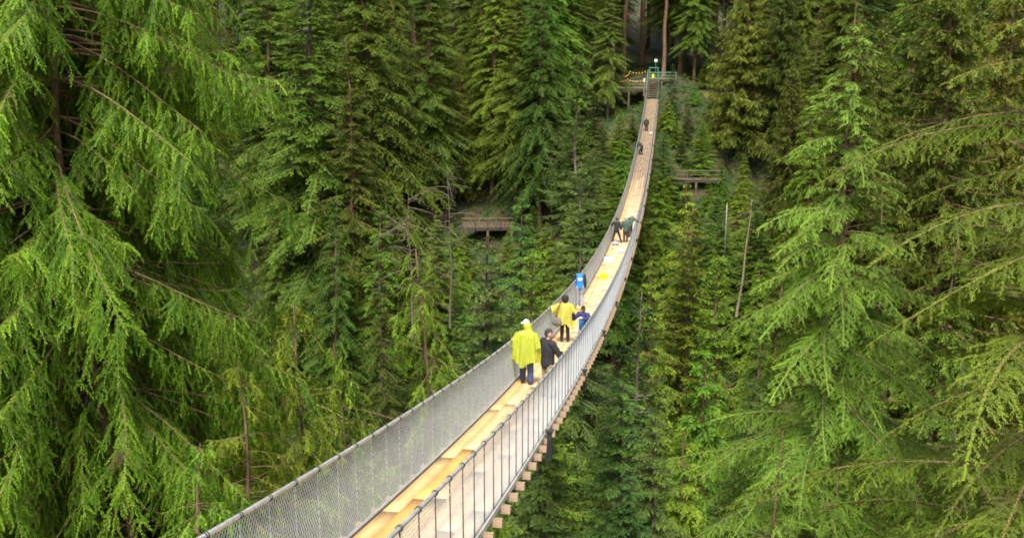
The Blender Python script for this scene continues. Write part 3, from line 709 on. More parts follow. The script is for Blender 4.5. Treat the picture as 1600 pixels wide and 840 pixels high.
def mass(name, me, mats, parent, tint=False):
    """the rest of a repeat too far away to tell apart: one part"""
    n = len(me.vertices); co_ = np.zeros(n * 3, np.float32); me.vertices.foreach_get('co', co_); co_ = co_.reshape(-1, 3)
    V = []; F = []
    for m in mats:
        A = np.array(m); b = len(V); V += [tuple(p) for p in co_ @ A[:3, :3].T + A[:3, 3]]
        F += [tuple(i + b for i in p.vertices) for p in me.polygons]
    me2 = bpy.data.meshes.new(name); me2.from_pydata(V, [], F); me2.materials.append(me.materials[0])
    return tag(part(name, me2, parent), kind='stuff')
for side, nrod in ((1, 70), (-1, 30)):
    rail = along(side * HR, HH, .027, 'handrail', M['pipe'], 10)
    along(side * (HW + .035), -.01, .022, 'side_cable', M['rust'], 6)
    ta = MB(); sv = np.arange(S0, BL + .01, 1.0)
    for a, b in zip(sv[:-1], sv[1:]):
        ta.bar((side * (HW + .075), a, bz(a) - .02), (side * (HW + .075), b, bz(b) - .02), .03, .09 if side > 0 else .05)
    ta.build('edge_board', M['toe'], bridge)
    st = np.arange(-.75, BL, .70)
    rest_r, rest_c = [], []
    for k, s in enumerate(st):
        mt = Matrix.Translation((side * (HR + .005), s, bz(s))); mc = Matrix.Translation((side * HR, s, bz(s) + HH)) @ Matrix.Rotation(math.atan(bslope(s)), 4, 'X')
        if k < nrod: o = part('suspender_rod', rod_me if side > 0 else rod_grey, bridge, mt.to_translation())
        else: rest_r.append(mt)
        if k < 70: part('rail_clamp', clamp_me, rail, mc.to_translation(), (math.atan(bslope(s)), 0, 0))
        else: rest_c.append(mc)
    mass('suspender_rods', rod_me if side > 0 else rod_grey, rest_r, bridge); mass('rail_clamps', clamp_me, rest_c, rail)
    for s in np.arange(4.3, BL, 8.15): part('outrigger_post', post_me, bridge, (side * (HW + .20), s, bz(s)))
    # chain link mesh: diagonal wires woven in two directions
    V = []; Fq = []
    pitch = .062; hgt = HH - .02; run = .78; segs = 3; r = .0021
    s0s = np.arange(S0 - run, BL, pitch)
    for dirn in (1, -1):
        for q in s0s:
            pts = []
            for k in range(segs + 1):
                t = k / segs; s = q + run * (t if dirn > 0 else 1 - t)
                s = min(max(s, S0), BL); pts.append((side * (HW + .03 + (HR - HW - .03) * t + (.004 if dirn > 0 else 0)), s, bz(s) + .01 + hgt * t))
            b = len(V)
            for p in pts:
                rr = r
                V += [(p[0] + rr, p[1] - rr, p[2]), (p[0] + rr, p[1] + rr, p[2]), (p[0] - rr, p[1] + rr, p[2]), (p[0] - rr, p[1] - rr, p[2])]
            for k in range(segs):
                for j in range(4): Fq.append((b + 4 * k + j, b + 4 * k + (j + 1) % 4, b + 4 * k + 4 + (j + 1) % 4, b + 4 * k + 4 + j))
    part('wire_mesh', np_mesh('wire_mesh', V, Fq, M['mesh']), bridge)
jst = np.arange(-1.2, BL, .72); rest = []
for k, s in enumerate(jst):
    if k < 100: part('joist', joist_me, bridge, (0, s, bz(s)), (math.atan(bslope(s)), 0, 0))
    else: rest.append(Matrix.Translation((0, s, bz(s))) @ Matrix.Rotation(math.atan(bslope(s)), 4, 'X'))
mass('joists', joist_me, rest, bridge)

# ------------------------------------------------------------------ things lying on the deck
def deck_thing(name, label, cat, s, o, yaw=0, group=None):
    e = tag(empty(name, bp(s, o, .008), yaw - TH), label, cat, group)
    e.rotation_euler = (math.atan(bslope(s)) * math.cos(yaw), 0, yaw - TH); return e
t = deck_thing('tool_crate', 'bright yellow plastic crate with a folded lid on the deck beside the loose planks', 'crate', 45.2, -.22, .1)
b = MB(); W_, D_, H_ = .44, .32, .24
for sx in (-1, 1): b.box((sx * (W_ / 2 - .01), 0, H_ / 2), (.02, D_, H_))
for sy in (-1, 1): b.box((0, sy * (D_ / 2 - .01), H_ / 2), (W_ - .044, .02, H_ - .004))
b.box((0, 0, .012), (W_ - .046, D_ - .046, .02)); b.build('body', M['yellow'], t)
b = MB(); b.box((0, 0, H_ + .012), (W_ + .03, D_ + .03, .02)); b.box((0, 0, H_ + .03), (W_ - .08, D_ - .08, .016)); b.build('lid', M['yellow'], t)
b = MB(); b.tube([(-.09, 0, H_ + .03), (-.09, 0, H_ + .075), (.09, 0, H_ + .075), (.09, 0, H_ + .03)], .010, 6); b.build('handle', M['yellow'], t)
plk = [(38.6, -.50, 6.4, .15, .05, 'long fresh plank lying nearest the left mesh behind the blue jacket', 'plank'),
       (39.6, -.27, 5.2, .14, .03, 'long fresh plank beside the one nearest the mesh, in line with the yellow crate', 'plank'),
       (49.2, .12, 5.6, .12, .04, 'orange plank on the deck just past the yellow crate', 'plank'),
       (50.2, .42, 6.0, .12, .04, 'orange plank beyond the yellow crate, closest to the right mesh', 'plank')]
for s, o, ln, wd, th_, lb, ct in plk:
    b = MB(); pts = np.linspace(-ln / 2, ln / 2, 6)
    for a, c in zip(pts[:-1], pts[1:]): b.bar((0, a, bz(s + a) - bz(s) + th_ / 2), (0, c, bz(s + c) - bz(s) + th_ / 2), wd, th_)
    ob = b.build('plank', M['plank']); ob.location = bp(s, o, .008); ob.rotation_euler = (0, 0, -TH + random.uniform(-.015, .015))
    tag(ob, lb, ct, 'loose planks on the deck')
def sheet(s, o, w_, l_, label, seed):
    rng = np.random.default_rng(seed); n = 9
    V = []; 
    for i in range(n):
        for j in range(n):
            V.append(((i / (n - 1) - .5) * w_, (j / (n - 1) - .5) * l_, .012 + .05 * abs(math.sin(i * 1.3 + seed) * math.cos(j * .9 + seed)) + rng.uniform(0, .012) + bz(s + (j / (n - 1) - .5) * l_) - bz(s)))
    top = len(V); V += [(x, y, z - .006) for x, y, z in V]
    F = []
    for i in range(n - 1):
        for j in range(n - 1):
            q = (i * n + j, (i + 1) * n + j, (i + 1) * n + j + 1, i * n + j + 1); F.append(q); F.append(tuple(a + top for a in q[::-1]))
    o_ = part('plastic_sheet', np_mesh('plastic_sheet', V, F, M['white'], smooth=True), None, bp(s, o, .008), (0, 0, -TH + .1 * seed))
    tag(o_, label, 'sheet')
sheet(52.6, -.42, .55, 2.2, 'crumpled white plastic sheet by the left mesh past the yellow crate', 1)
sheet(56.6, .02, .5, 1.1, 'small white sheet on the deck just in front of the green jacket', 2)

# ------------------------------------------------------------------ people
def blob(name, caps, voxel, mat, parent=None, smooth=6, extra=None):
    """tapered capsules fused into one skin by a voxel remesh; caps = (a, b, ra, rb, flat)"""
    b = MB()
    for c in caps:
        a, e, ra, rb = Vector(c[0]), Vector(c[1]), c[2], c[3]; fl = c[4] if len(c) > 4 else 1.0
        d = e - a; ln = d.length
        d = d.normalized() if ln > 1e-6 else Vector((0, 0, 1))
        u = Vector((1, 0, 0)) - d * d.x
        if u.length < .2: u = Vector((0, 1, 0)) - d * d.y
        u.normalize(); v = d.cross(u)
        rings = []; nh = 4; ns = 12
        for k in range(nh): 
            th = math.pi / 2 * (1 - (k + .35) / nh); rings.append((a - d * ra * math.sin(th), ra * math.cos(th)))
        for q in (0, .5, 1): rings.append((a + (e - a) * q, ra + (rb - ra) * q))
        for k in range(nh):
            th = math.pi / 2 * (k + .65) / nh; rings.append((e + d * rb * math.sin(th), rb * math.cos(th)))
        V = [p + (u * math.cos(2 * math.pi * j / ns) + v * (fl * math.sin(2 * math.pi * j / ns))) * r for p, r in rings for j in range(ns)]
        F = [(i * ns + j, i * ns + (j + 1) % ns, (i + 1) * ns + (j + 1) % ns, (i + 1) * ns + j) for i in range(len(rings) - 1) for j in range(ns)]
        F += [tuple(range(ns - 1, -1, -1)), tuple((len(rings) - 1) * ns + j for j in range(ns))]
        b.add(V, F)
    tmp = bpy.data.objects.new('tmp', b.mesh('tmp', mat)); COL.objects.link(tmp)
    m = tmp.modifiers.new('r', 'REMESH'); m.mode = 'VOXEL'; m.voxel_size = voxel; m.use_smooth_shade = True
    m2 = tmp.modifiers.new('s', 'SMOOTH'); m2.iterations = smooth; m2.factor = .5
    dg = bpy.context.evaluated_depsgraph_get()
    me = bpy.data.meshes.new_from_object(tmp.evaluated_get(dg)); me.name = name
    bpy.data.objects.remove(tmp)
    if not me.materials: me.materials.append(mat)
    if extra: extra(me)
    return link(bpy.data.objects.new(name, me), parent)

def rot(v, piv, ang, axis):
    return Matrix.Rotation(ang, 3, axis) @ (Vector(v) - Vector(piv)) + Vector(piv)

def joints(H=1.75, bend=0.0, head_yaw=0.0, head_pitch=0.0, over=None):
    k = H / 1.75
    J = dict(pelvis=(0, 0, .94), waist=(0, .0, 1.06), chest=(0, -.01, 1.28), neck=(0, -.02, 1.47), head=(0, .0, 1.63))
    for s, n in ((-1, 'l'), (1, 'r')):
        J.update({n + 'sh': (s * .19, -.015, 1.42), n + 'el': (s * .25, -.04, 1.13), n + 'wr': (s * .26, .05, .89),
                  n + 'hip': (s * .09, 0, .92), n + 'kn': (s * .10, .03, .50), n + 'an': (s * .105, -.02, .085)})
    J = {a: Vector(b) for a, b in J.items()}
    if over: J.update({a: Vector(b) for a, b in over.items()})
    if bend:
        for a in J:
            if a not in ('pelvis', 'lhip', 'rhip', 'lkn', 'rkn', 'lan', 'ran') and not (over and a in over and a[1:] in ('wr', 'el')):
                J[a] = rot(J[a], (0, 0, .95), -bend, 'X')
    J = {a: b * k for a, b in J.items()}
    J['_k'] = k; J['_hy'] = head_yaw; J['_hp'] = head_pitch + bend * .6
    return J

def hand_caps(J, n, s):
    """palm, four unequal bent fingers and a thumb leaving the side of the palm"""
    k = J['_k']; w_ = J[n + 'wr']; f = (w_ - J[n + 'el']).normalized()
    side = Vector((0, 1, 0)) if abs(f.y) < .8 else Vector((s * -1, 0, 0))
    side = (side - f * side.dot(f)).normalized(); pal = f.cross(side) * s
    C = [(w_, w_ + f * .075 * k, .026 * k, .036 * k, .5)]
    C[0] = (w_ - f * .01, w_ + f * .05 * k, .026 * k, .030 * k)
    for i, ln in enumerate((.070, .080, .074, .058)):
        b0 = w_ + f * .075 * k + side * (.030 - .020 * i) * k; m = b0 + (f * .9 + pal * .35).normalized() * ln * .55 * k; e = m + (f * .5 + pal * .8).normalized() * ln * .5 * k
        C += [(w_ + f * .03 * k + side * (.022 - .015 * i) * k, b0, .011 * k, .010 * k), (b0, m, .010 * k, .009 * k), (m, e, .009 * k, .007 * k)]
    t0 = w_ + f * .02 * k + side * .024 * k; t1 = t0 + (side * .8 + f * .7).normalized() * .045 * k; t2 = t1 + (f + pal * .4 + side * .1).normalized() * .03 * k
    return C + [(t0, t1, .013 * k, .011 * k), (t1, t2, .011 * k, .009 * k)]

def head_frame(J):
    return Matrix.Rotation(J['_hy'], 3, 'Z') @ Matrix.Rotation(-J['_hp'], 3, 'X')

def body_caps(J):
    k = J['_k']; Rm = head_frame(J); h = J['head']
    hp = lambda x, y, z: h + Rm @ Vector((x, y, z)) * k
    C = [(J['pelvis'], J['waist'], .135 * k, .125 * k, .72), (J['waist'], J['chest'], .125 * k, .150 * k, .70), (J['chest'], J['neck'] - Vector((0, 0, .06 * k)), .150 * k, .10 * k, .68),
         (J['lsh'], J['rsh'], .062 * k, .062 * k), (J['neck'] - Vector((0, 0, .05 * k)), hp(0, -.01, -.03), .058 * k, .052 * k),
         (hp(0, -.015, .035), hp(0, .012, -.02), .094 * k, .080 * k), (hp(0, .02, -.03), hp(0, .045, -.085), .068 * k, .038 * k),
         (hp(0, .098, .015), hp(0, .118, -.025), .011 * k, .017 * k), (hp(.082, -.005, .01), hp(.088, -.012, -.025), .020 * k, .014 * k, .5), (hp(-.082, -.005, .01), hp(-.088, -.012, -.025), .020 * k, .014 * k, .5),
         (hp(-.022, .093, -.052), hp(.022, .093, -.052), .012 * k, .012 * k)]
    for n, s in (('l', -1), ('r', 1)):
        C += [(J[n + 'sh'], J[n + 'el'], .055 * k, .040 * k), (J[n + 'el'], J[n + 'wr'], .041 * k, .026 * k)] + hand_caps(J, n, s)
        C += [(J[n + 'hip'], J[n + 'kn'], .088 * k, .055 * k), (J[n + 'kn'], J[n + 'an'], .056 * k, .036 * k),
              (J[n + 'an'] - Vector((0, 0, .03 * k)), J[n + 'an'] + Vector((0, .15, -.055)) * k, .042 * k, .030 * k)]
    return C, hp

def torso_cloth(J, g=.022, hem=-.06, arms=True, bulk=1.0, sleeve=1.0):
    k = J['_k']; up = Vector((0, 0, 1)); pel = J['pelvis']; 
    C = [(pel + up * hem * k, J['waist'], (.150 * bulk + g) * k, (.140 * bulk + g) * k, .76), (J['waist'], J['chest'], (.140 * bulk + g) * k, (.155 * bulk + g) * k, .74),
         (J['chest'], J['neck'] - (J['neck'] - J['chest']).normalized() * .05 * k, (.155 + g) * k, (.085 + g) * k, .70), (J['lsh'], J['rsh'], (.066 + g) * k, (.066 + g) * k)]
    if arms:
        for n in 'lr':
            e = J[n + 'el'] + (J[n + 'wr'] - J[n + 'el']) * .93 * sleeve
            C += [(J[n + 'sh'], J[n + 'el'], (.060 + g) * k, (.046 + g) * k), (J[n + 'el'], e, (.046 + g) * k, (.033 + g * .8) * k)]
    return C

def trouser_caps(J, g=.016, flare=0.0, length=1.0):
    k = J['_k']; C = [(J['pelvis'] + Vector((0, 0, -.03 * k)), J['pelvis'] + Vector((0, 0, .07 * k)), (.150 + g) * k, (.140 + g) * k, .76)]
    for n in 'lr':
        e = J[n + 'kn'] + (J[n + 'an'] - J[n + 'kn']) * .93 * length
        C += [(J[n + 'hip'] - Vector((0, 0, .02)), J[n + 'kn'], (.094 + g) * k, (.066 + g) * k), (J[n + 'kn'], e, (.066 + g) * k, (.052 + g + flare) * k)]
    return C

def shoe_caps(J):
    k = J['_k']; C = []
    for n in 'lr':
        a = J[n + 'an']; dz = Vector((0, 0, -.045 * k))
        C += [(a + dz + Vector((0, -.045 * k, -.002)), a + dz + Vector((0, .165 * k, -.008 * k)), .046 * k, .040 * k), (a, a + dz, .050 * k, .050 * k)]
    return C

def face_parts(J, hp):
    k = J['_k']; pts = [(hp(-.033, .088, .022), .016 * k), (hp(.033, .088, .022), .016 * k), (hp(0, .103, -.054), .017 * k)]
    def f(me):
        me.materials.append(M['features'])
        for p in me.polygons:
            for c, r in pts:
                if (p.center - c).length < r: p.material_index = 1
    return f

def person(label, s, o, face, J, skin, outfit, vox=.009, group=None):
    """face = heading in radians, 0 looks along the bridge away from the camera, positive turns left"""
    caps, hp = body_caps(J)
    ob = blob('person', caps, vox, M[skin], None, 4, face_parts(J, hp))
    tag(ob, label, 'person', group)
    lo = min(v.co.z for v in ob.data.vertices)
    ob.location = bp(s, o, .008 - lo); ob.rotation_euler = (0, 0, face - TH)
    for nm, caps2, mt, vx in outfit(J, hp): blob(nm, caps2, vx, M[mt], ob, 5)
    return ob

def hair_caps(J, hp, r=.0, long=0.0):
    k = J['_k']
    C = [(hp(0, -.028, .052), hp(0, -.012, .060), (.092 + r) * k, (.088 + r) * k), (hp(0, -.055, .0), hp(0, -.045, -.045 - long), (.070 + r) * k, (.050 + r) * k)]
    return C

def poncho(J, parent, mat, hem, wide, deep, seed, hood=None, lift=(0, 0), bottom_shift=(0, 0), arms=()):
    """thin plastic cape hanging in folds from the shoulders"""
    k = J['_k']; rng = np.random.default_rng(seed); n = 72; rows = 44
    neck = J['neck']; ph = rng.uniform(0, 6, 5)
    V = []
    for i in range(rows):
        t = i / (rows - 1)
        z = neck.z + .055 * k - t * (neck.z + .055 * k - hem)
        sh = min(1, t / .085) ** .75
        for j in range(n):
            a = 2 * math.pi * j / n; ca, sa = math.cos(a), math.sin(a)
            rx = (.075 + sh * (.27 - .075) + (wide - .27) * max(0, t - .08) ** .75) * k; ry = (.075 + sh * (.172 - .075) + (deep - .172) * max(0, t - .08) ** .8) * k
            fold = 1 + (t ** 1.1) * (.15 * math.sin(7 * a + ph[0] + 1.1 * t) + .10 * math.sin(13 * a + ph[1] - 2 * t) + .035 * math.sin(23 * a + ph[2])) + .012 * math.sin(31 * a + 9 * t)
            zz = z + t * .09 * math.sin(3 * a + ph[3]) + .02 * t * math.sin(9 * a + ph[4])
            cx = neck.x + bottom_shift[0] * t ** 1.5; cyy = neck.y + bottom_shift[1] * t ** 1.5
            V.append((cx + rx * fold * ca, cyy + ry * fold * sa, zz))
    F = [(i * n + j, i * n + (j + 1) % n, (i + 1) * n + (j + 1) % n, (i + 1) * n + j) for i in range(rows - 1) for j in range(n)]
    V = np.array(V)
    for (shl, elb, r0, r1) in arms:        # wide sleeves over the arms
        b = len(V); shl, elb = Vector(shl), Vector(elb); d = (elb - shl).normalized(); u = d.orthogonal().normalized(); w_ = d.cross(u); ex = []
        for i in range(9):
            t = i / 8; p = shl + (elb - shl) * t - Vector((0, 0, .05 * t * k))
            for j in range(24):
                a = 2 * math.pi * j / 24; r = (r0 + (r1 - r0) * t) * (1 + .12 * t * math.sin(5 * a + seed) + .06 * math.sin(9 * a + 3 * t))
                q = p + (u * math.cos(a) + w_ * math.sin(a)) * r
                if q.z < p.z: q.z = p.z - (p.z - q.z) * (1 + .9 * t)
                ex.append(tuple(q))
        V = np.concatenate([V, np.array(ex)])
        F += [(b + i * 24 + j, b + i * 24 + (j + 1) % 24, b + (i + 1) * 24 + (j + 1) % 24, b + (i + 1) * 24 + j) for i in range(8) for j in range(24)]
    return part('poncho', np_mesh('poncho', V, F, M[mat], smooth=True), parent)

# hooded yellow poncho, walking away, head turned to the left
J = joints(1.74, 0.02, .9, .12, dict(head=(0, .01, 1.60), lsh=(-.20, -.015, 1.44), rsh=(.20, -.015, 1.44), lel=(-.33, -.05, 1.15), rel=(.32, -.05, 1.15), lwr=(-.34, .04, .95), rwr=(.33, .06, .95), lkn=(-.10, .02, .50), lan=(-.11, .10, .085), rkn=(.11, .03, .50), ran=(.12, -.12, .085)))
def fit1(J, hp):
    return [('jacket', torso_cloth(J, .006, -.10), 'olive', .014), ('trousers', trouser_caps(J, .026, .012), 'jeans', .014), ('shoes', shoe_caps(J), 'brownshoe', .011),
            ('hood', [(hp(0, -.035, .02), hp(0, -.02, .045), .122, .115), (hp(0, -.055, -.05), hp(0, -.04, -.15), .115, .17)], 'poncho', .012),
            ('hat', [(hp(0, -.01, .125), hp(0, .0, .135), .088, .085), (hp(-.02, .10, .115), hp(.02, .16, .105), .050, .045, .5), (hp(-.05, .11, .115), hp(.05, .11, .115), .035, .035)], 'hat', .011)]
p1 = person('person walking away in a hooded lime yellow rain poncho and white cap', 18.55, -.44, 0.05, J, 'skin_light', fit1)
poncho(J, p1, 'poncho', .66, .38, .32, 3, bottom_shift=(-.03, -.02), arms=[(J['lsh'], J['lel'] + Vector((-.05, 0, -.05)), .09, .13), (J['rsh'], J['rel'] + Vector((.03, 0, -.05)), .09, .12)])
# heavy man in black, at the right rail, turned half right
J = joints(1.78, 0.06, -.35, .1, dict(rel=(.30, .14, 1.14), rwr=(.20, .30, 1.17), lel=(-.29, .10, 1.13), lwr=(-.08, .32, 1.15)))
def fit2(J, hp):
    return [('sweater', torso_cloth(J, .03, -.02, bulk=1.22, sleeve=.8), 'blackcloth', .013), ('trousers', trouser_caps(J, .026), 'khaki', .014), ('shoes', shoe_caps(J), 'brownshoe', .011), ('hair', hair_caps(J, hp, .0), 'hairgrey', .010),
            ('glove', [(J['rwr'] - Vector((.0, .03, 0)), J['rwr'] + Vector((.0, .09, -.01)), .042, .048)], 'glove', .010), ('glove', [(J['lwr'] - Vector((0, .03, 0)), J['lwr'] + Vector((.03, .08, -.01)), .042, .046)], 'glove', .010)]
person('person in a black sweater and khaki trousers with lime gloves resting on the right handrail', 16.75, .37, -.80, J, 'skin_light', fit2)
# woman in the lemon poncho, hand on the left rail
J = joints(1.66, 0.0, .1, .05, dict(lel=(-.36, .05, 1.28), lwr=(-.53, .12, 1.26), rel=(.30, .02, 1.14), rwr=(.24, .16, 1.06), lan=(-.12, -.02, .085), ran=(.12, .03, .085)))
def fit3(J, hp):
    return [('shirt', torso_cloth(J, .004, -.05), 'lightjeans', .014), ('trousers', trouser_caps(J, .010, .008), 'blackcloth', .012), ('shoes', shoe_caps(J), 'brownshoe', .011),
            ('hair', [(hp(0, -.02, .045), hp(0, -.015, .03), .135, .13), (hp(0, -.05, -.02), hp(0, -.05, -.04), .105, .095)], 'hair', .012)]
p3 = person('person with dark curly hair in a lemon yellow poncho, left hand on the left handrail', 26.5, -.27, .05, J, 'skin_dark', fit3)
poncho(J, p3, 'poncho2', .62, .33, .25, 11, arms=[(J['lsh'], J['lwr'] + Vector((.08, -.02, 0)), .10, .13), (J['rsh'], J['rel'] + Vector((.04, 0, -.03)), .10, .14)])
# her shoulder bag
bag = tag(empty('shoulder_bag', p3.location, -TH + .05), 'grey shoulder bag on a brown strap hanging at the hip of the lemon poncho', 'bag')
blob('bag_body', [((-.30, -.22, .84), (-.22, -.24, .84), .105, .105), ((-.32, -.22, .77), (-.20, -.24, .77), .12, .12)], .012, M['bag'], bag)
b = MB(); b.tube([(-.30, -.22, .90), (-.27, -.27, 1.1), (-.22, -.22, 1.32), (-.15, -.12, 1.47), (-.12, .0, 1.50), (-.17, .10, 1.42), (-.25, .08, 1.2)], .020, 6); b.build('strap', M['strap'], bag, True)
# blue jacket leaning at the left rail
J = joints(1.74, .12, .75, .45, dict(lel=(-.27, .06, 1.15), lwr=(-.30, .26, 1.10), lan=(-.09, .05, .085), ran=(.10, -.04, .085)))
def fit4(J, hp):
    k = J['_k']; Jn = J
    tor = [c for c in torso_cloth(J, .034, -.03, arms=False)][:3]; tor.append((J['lsh'].lerp(J['rsh'], .22), J['lsh'].lerp(J['rsh'], .78), .098 * k, .098 * k))
    slv = [c for c in torso_cloth(J, .030, -.03)][4:]
    ch = J['chest']
    return [('jacket', tor, 'blue', .012), ('sleeves', slv, 'blackcloth', .012), ('back_patch', [(ch + Vector((-.07, -.115, .03)), ch + Vector((.07, -.115, .03)), .05, .05, .6), (ch + Vector((-.06, -.118, -.04)), ch + Vector((.06, -.118, -.04)), .05, .05, .6)], 'hat', .010),
            ('trousers', trouser_caps(J, .024, .01), 'greyc', .013), ('shoes', shoe_caps(J), 'hat', .011), ('hair', hair_caps(J, hp, .004), 'hair', .010)]
person('person in a blue jacket with white back patch looking down over the left handrail', 35.8, -.64, .30, J, 'skin_dark', fit4)
# boy in the navy hoodie, elbow over the right rail
J = joints(1.50, .0, .75, .15, dict(lel=(-.36, .16, 1.36), lwr=(-.10, .30, 1.30), rel=(.36, .10, 1.22), rwr=(.26, .34, 1.50)))
def fit5(J, hp):
    ch = J['chest']
    return [('hoodie', torso_cloth(J, .036, -.02), 'navy', .012), ('chest_print', [(ch + Vector((-.06, .125, .02)), ch + Vector((.06, .125, .02)), .045, .045, .6)], 'hat', .010),
            ('hoodie_front', [(ch + Vector((0, .085, -.10)), ch + Vector((0, .07, -.28)), .10, .10, .7)], 'blue', .011),
            ('trousers', trouser_caps(J, .018), 'lightjeans', .013), ('shoes', shoe_caps(J), 'hat', .011), ('hair', hair_caps(J, hp, .003), 'hair', .010)]
person('child in a navy hoodie with a white chest print, elbow hooked over the right handrail', 25.1, .50, 2.75, J, 'skin_dark', fit5)
# far group of three
J = joints(1.74, .10, -.3, .3, dict(lel=(-.34, .10, 1.30), lwr=(-.40, .26, 1.16), rel=(.28, -.05, 1.12), rwr=(.28, .10, .95), lkn=(-.20, .02, .48), lan=(-.24, -.10, .085), rkn=(.20, .10, .47), ran=(.33, .12, .085)))
def fit6(J, hp): return [('jacket', torso_cloth(J, .034, -.06), 'blackcloth', .018), ('trousers', trouser_caps(J, .014), 'blackcloth', .018), ('shoes', shoe_caps(J), 'brownshoe', .014), ('hair', hair_caps(J, hp, .01), 'hair', .014)]
person('person in a black jacket standing legs apart, left of the green jackets', 60.0, -.40, -.15, J, 'skin_light', fit6, .012)
J = joints(1.76, .06, .2, .2, dict(lel=(-.28, .0, 1.13), lwr=(-.30, .12, .95)))
def fit7(J, hp): return [('jacket', torso_cloth(J, .045, -.08), 'green', .018), ('trousers', trouser_caps(J, .022), 'brown', .018), ('shoes', shoe_caps(J), 'brownshoe', .014), ('cap', hair_caps(J, hp, .012), 'tan', .014)]
person('person in a dark green jacket and brown trousers, upright beside the black jacket', 60.3, .22, .1, J, 'skin_light', fit7, .012)
J = joints(1.72, .45, -.5, .1, dict(rel=(.34, .30, 1.22), rwr=(.42, .46, 1.16)))
def fit8(J, hp): return [('jacket', torso_cloth(J, .045, -.06), 'green', .018), ('trousers', trouser_caps(J, .02), 'blackcloth', .018), ('shoes', shoe_caps(J), 'brownshoe', .014), ('hat', [(hp(0, -.01, .08), hp(0, 0, .10), .10, .09), (hp(0, -.02, .05), hp(0, .02, .05), .13, .13, .9)], 'hat', .012)]
person('person in a pale hat bending to the right handrail beyond the upright green jacket', 62.6, .42, -.55, J, 'skin_light', fit8, .012)
# two figures working far along
J = joints(1.74, .95, .0, .3, dict(lel=(-.26, .45, .98), lwr=(-.2, .55, .74), rel=(.26, .45, .98), rwr=(.2, .55, .74), lkn=(-.14, .2, .42), rkn=(.14, .2, .42), lan=(-.14, -.02, .085), ran=(.15, -.02, .085), pelvis=(0, -.16, .74), waist=(0, -.12, .86), lhip=(-.09, -.16, .72), rhip=(.09, -.16, .72)))
def fit9(J, hp): return [('jacket', torso_cloth(J, .045, -.04), 'blackcloth', .018), ('trousers', trouser_caps(J, .02), 'blackcloth', .018), ('shoes', shoe_caps(J), 'brownshoe', .014), ('hair', hair_caps(J, hp, .01), 'hair', .014)]
person('dark figure crouching by the left handrail, far up the bridge', 104.9, -.34, .5, J, 'skin_light', fit9, .014)
J = joints(1.76, .75, .0, .3, dict(lel=(-.26, .36, 1.02), lwr=(-.22, .48, .80), rel=(.26, .36, 1.02), rwr=(.22, .48, .80), lan=(-.14, 0, .085), ran=(.15, 0, .085)))
def fit10(J, hp): return [('jacket', torso_cloth(J, .045, -.04), 'blackcloth', .018), ('trousers', trouser_caps(J, .02), 'brown', .018), ('shoes', shoe_caps(J), 'brownshoe', .014), ('hair', hair_caps(J, hp, .01), 'hair', .014)]
person('dark figure stooping in the middle of the deck, farthest along the bridge', 118.2, -.18, .1, J, 'skin_light', fit10, .014)
# bags on the deck
def small_bag(s, o, sc, label, yaw, m1, m2):
    e = deck_thing('tool_bag', label, 'bag', s, o, yaw)
    blob('bag_body', [((-.14 * sc, 0, .11 * sc), (.14 * sc, 0, .11 * sc), .115 * sc, .115 * sc), ((-.08 * sc, .0, .2 * sc), (.08 * sc, 0, .2 * sc), .08 * sc, .08 * sc)], .014, M[m1], e)
    b = MB(); b.tube([(-.10 * sc, 0, .24 * sc), (-.08 * sc, 0, .36 * sc), (.08 * sc, 0, .36 * sc), (.10 * sc, 0, .24 * sc)], .014 * sc, 6); b.build('handle', M[m2], e, True)
small_bag(59.0, -.42, 1.0, 'small grey tool bag at the feet of the black jacket with legs apart', .3, 'greyc', 'blackcloth')
small_bag(116.4, .46, 1.2, 'pale tool bag with a dark handle by the right mesh, far up the bridge', 1.1, 'hat', 'blackcloth')

# ------------------------------------------------------------------ far landing, stairs, lights and boardwalks
end = bp(BL, 0); fw = Vector((math.sin(TH), math.cos(TH), 0)); rt = Vector((math.cos(TH), -math.sin(TH), 0))
def loc_thing(name, label, cat, s, o, z, kind=None): return tag(empty(name, bp(BL, 0) + fw * (s - BL) + rt * o + Vector((0, 0, z)), -TH), label, cat, kind=kind)
NST = 11; RISE = .245; RUN = .36
st = loc_thing('staircase', 'dark steep stairs climbing from the far bridge end to the landing', 'stairs', BL, 0, 0)
for i in range(NST):
    b = MB(); b.box((0, .25 + i * RUN, (i + 1) * RISE), (1.5, .30, .05)); b.build('step', M['oldwood'], st)
for sx in (-1, 1):
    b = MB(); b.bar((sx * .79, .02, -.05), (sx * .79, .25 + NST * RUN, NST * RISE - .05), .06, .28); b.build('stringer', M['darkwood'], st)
    b = MB()
    b.tube([(sx * .86, -.1, 1.2), (sx * .86, .25 + NST * RUN, NST * RISE + 1.1)], .035, 8)
    for q in np.linspace(0, 1, 6): b.bar((sx * .86, .05 + q * NST * RUN, q * NST * RISE), (sx * .86, .051 + q * NST * RUN, q * NST * RISE + 1.12), .05)
    b.build('handrail', M['paleteal'] if sx < 0 else M['greenpaint'], st)
LZ = NST * RISE
lp = loc_thing('landing_platform', 'timber landing at the far end of the bridge with a dark open space underneath', 'platform', BL + 4.3, 0, 0)
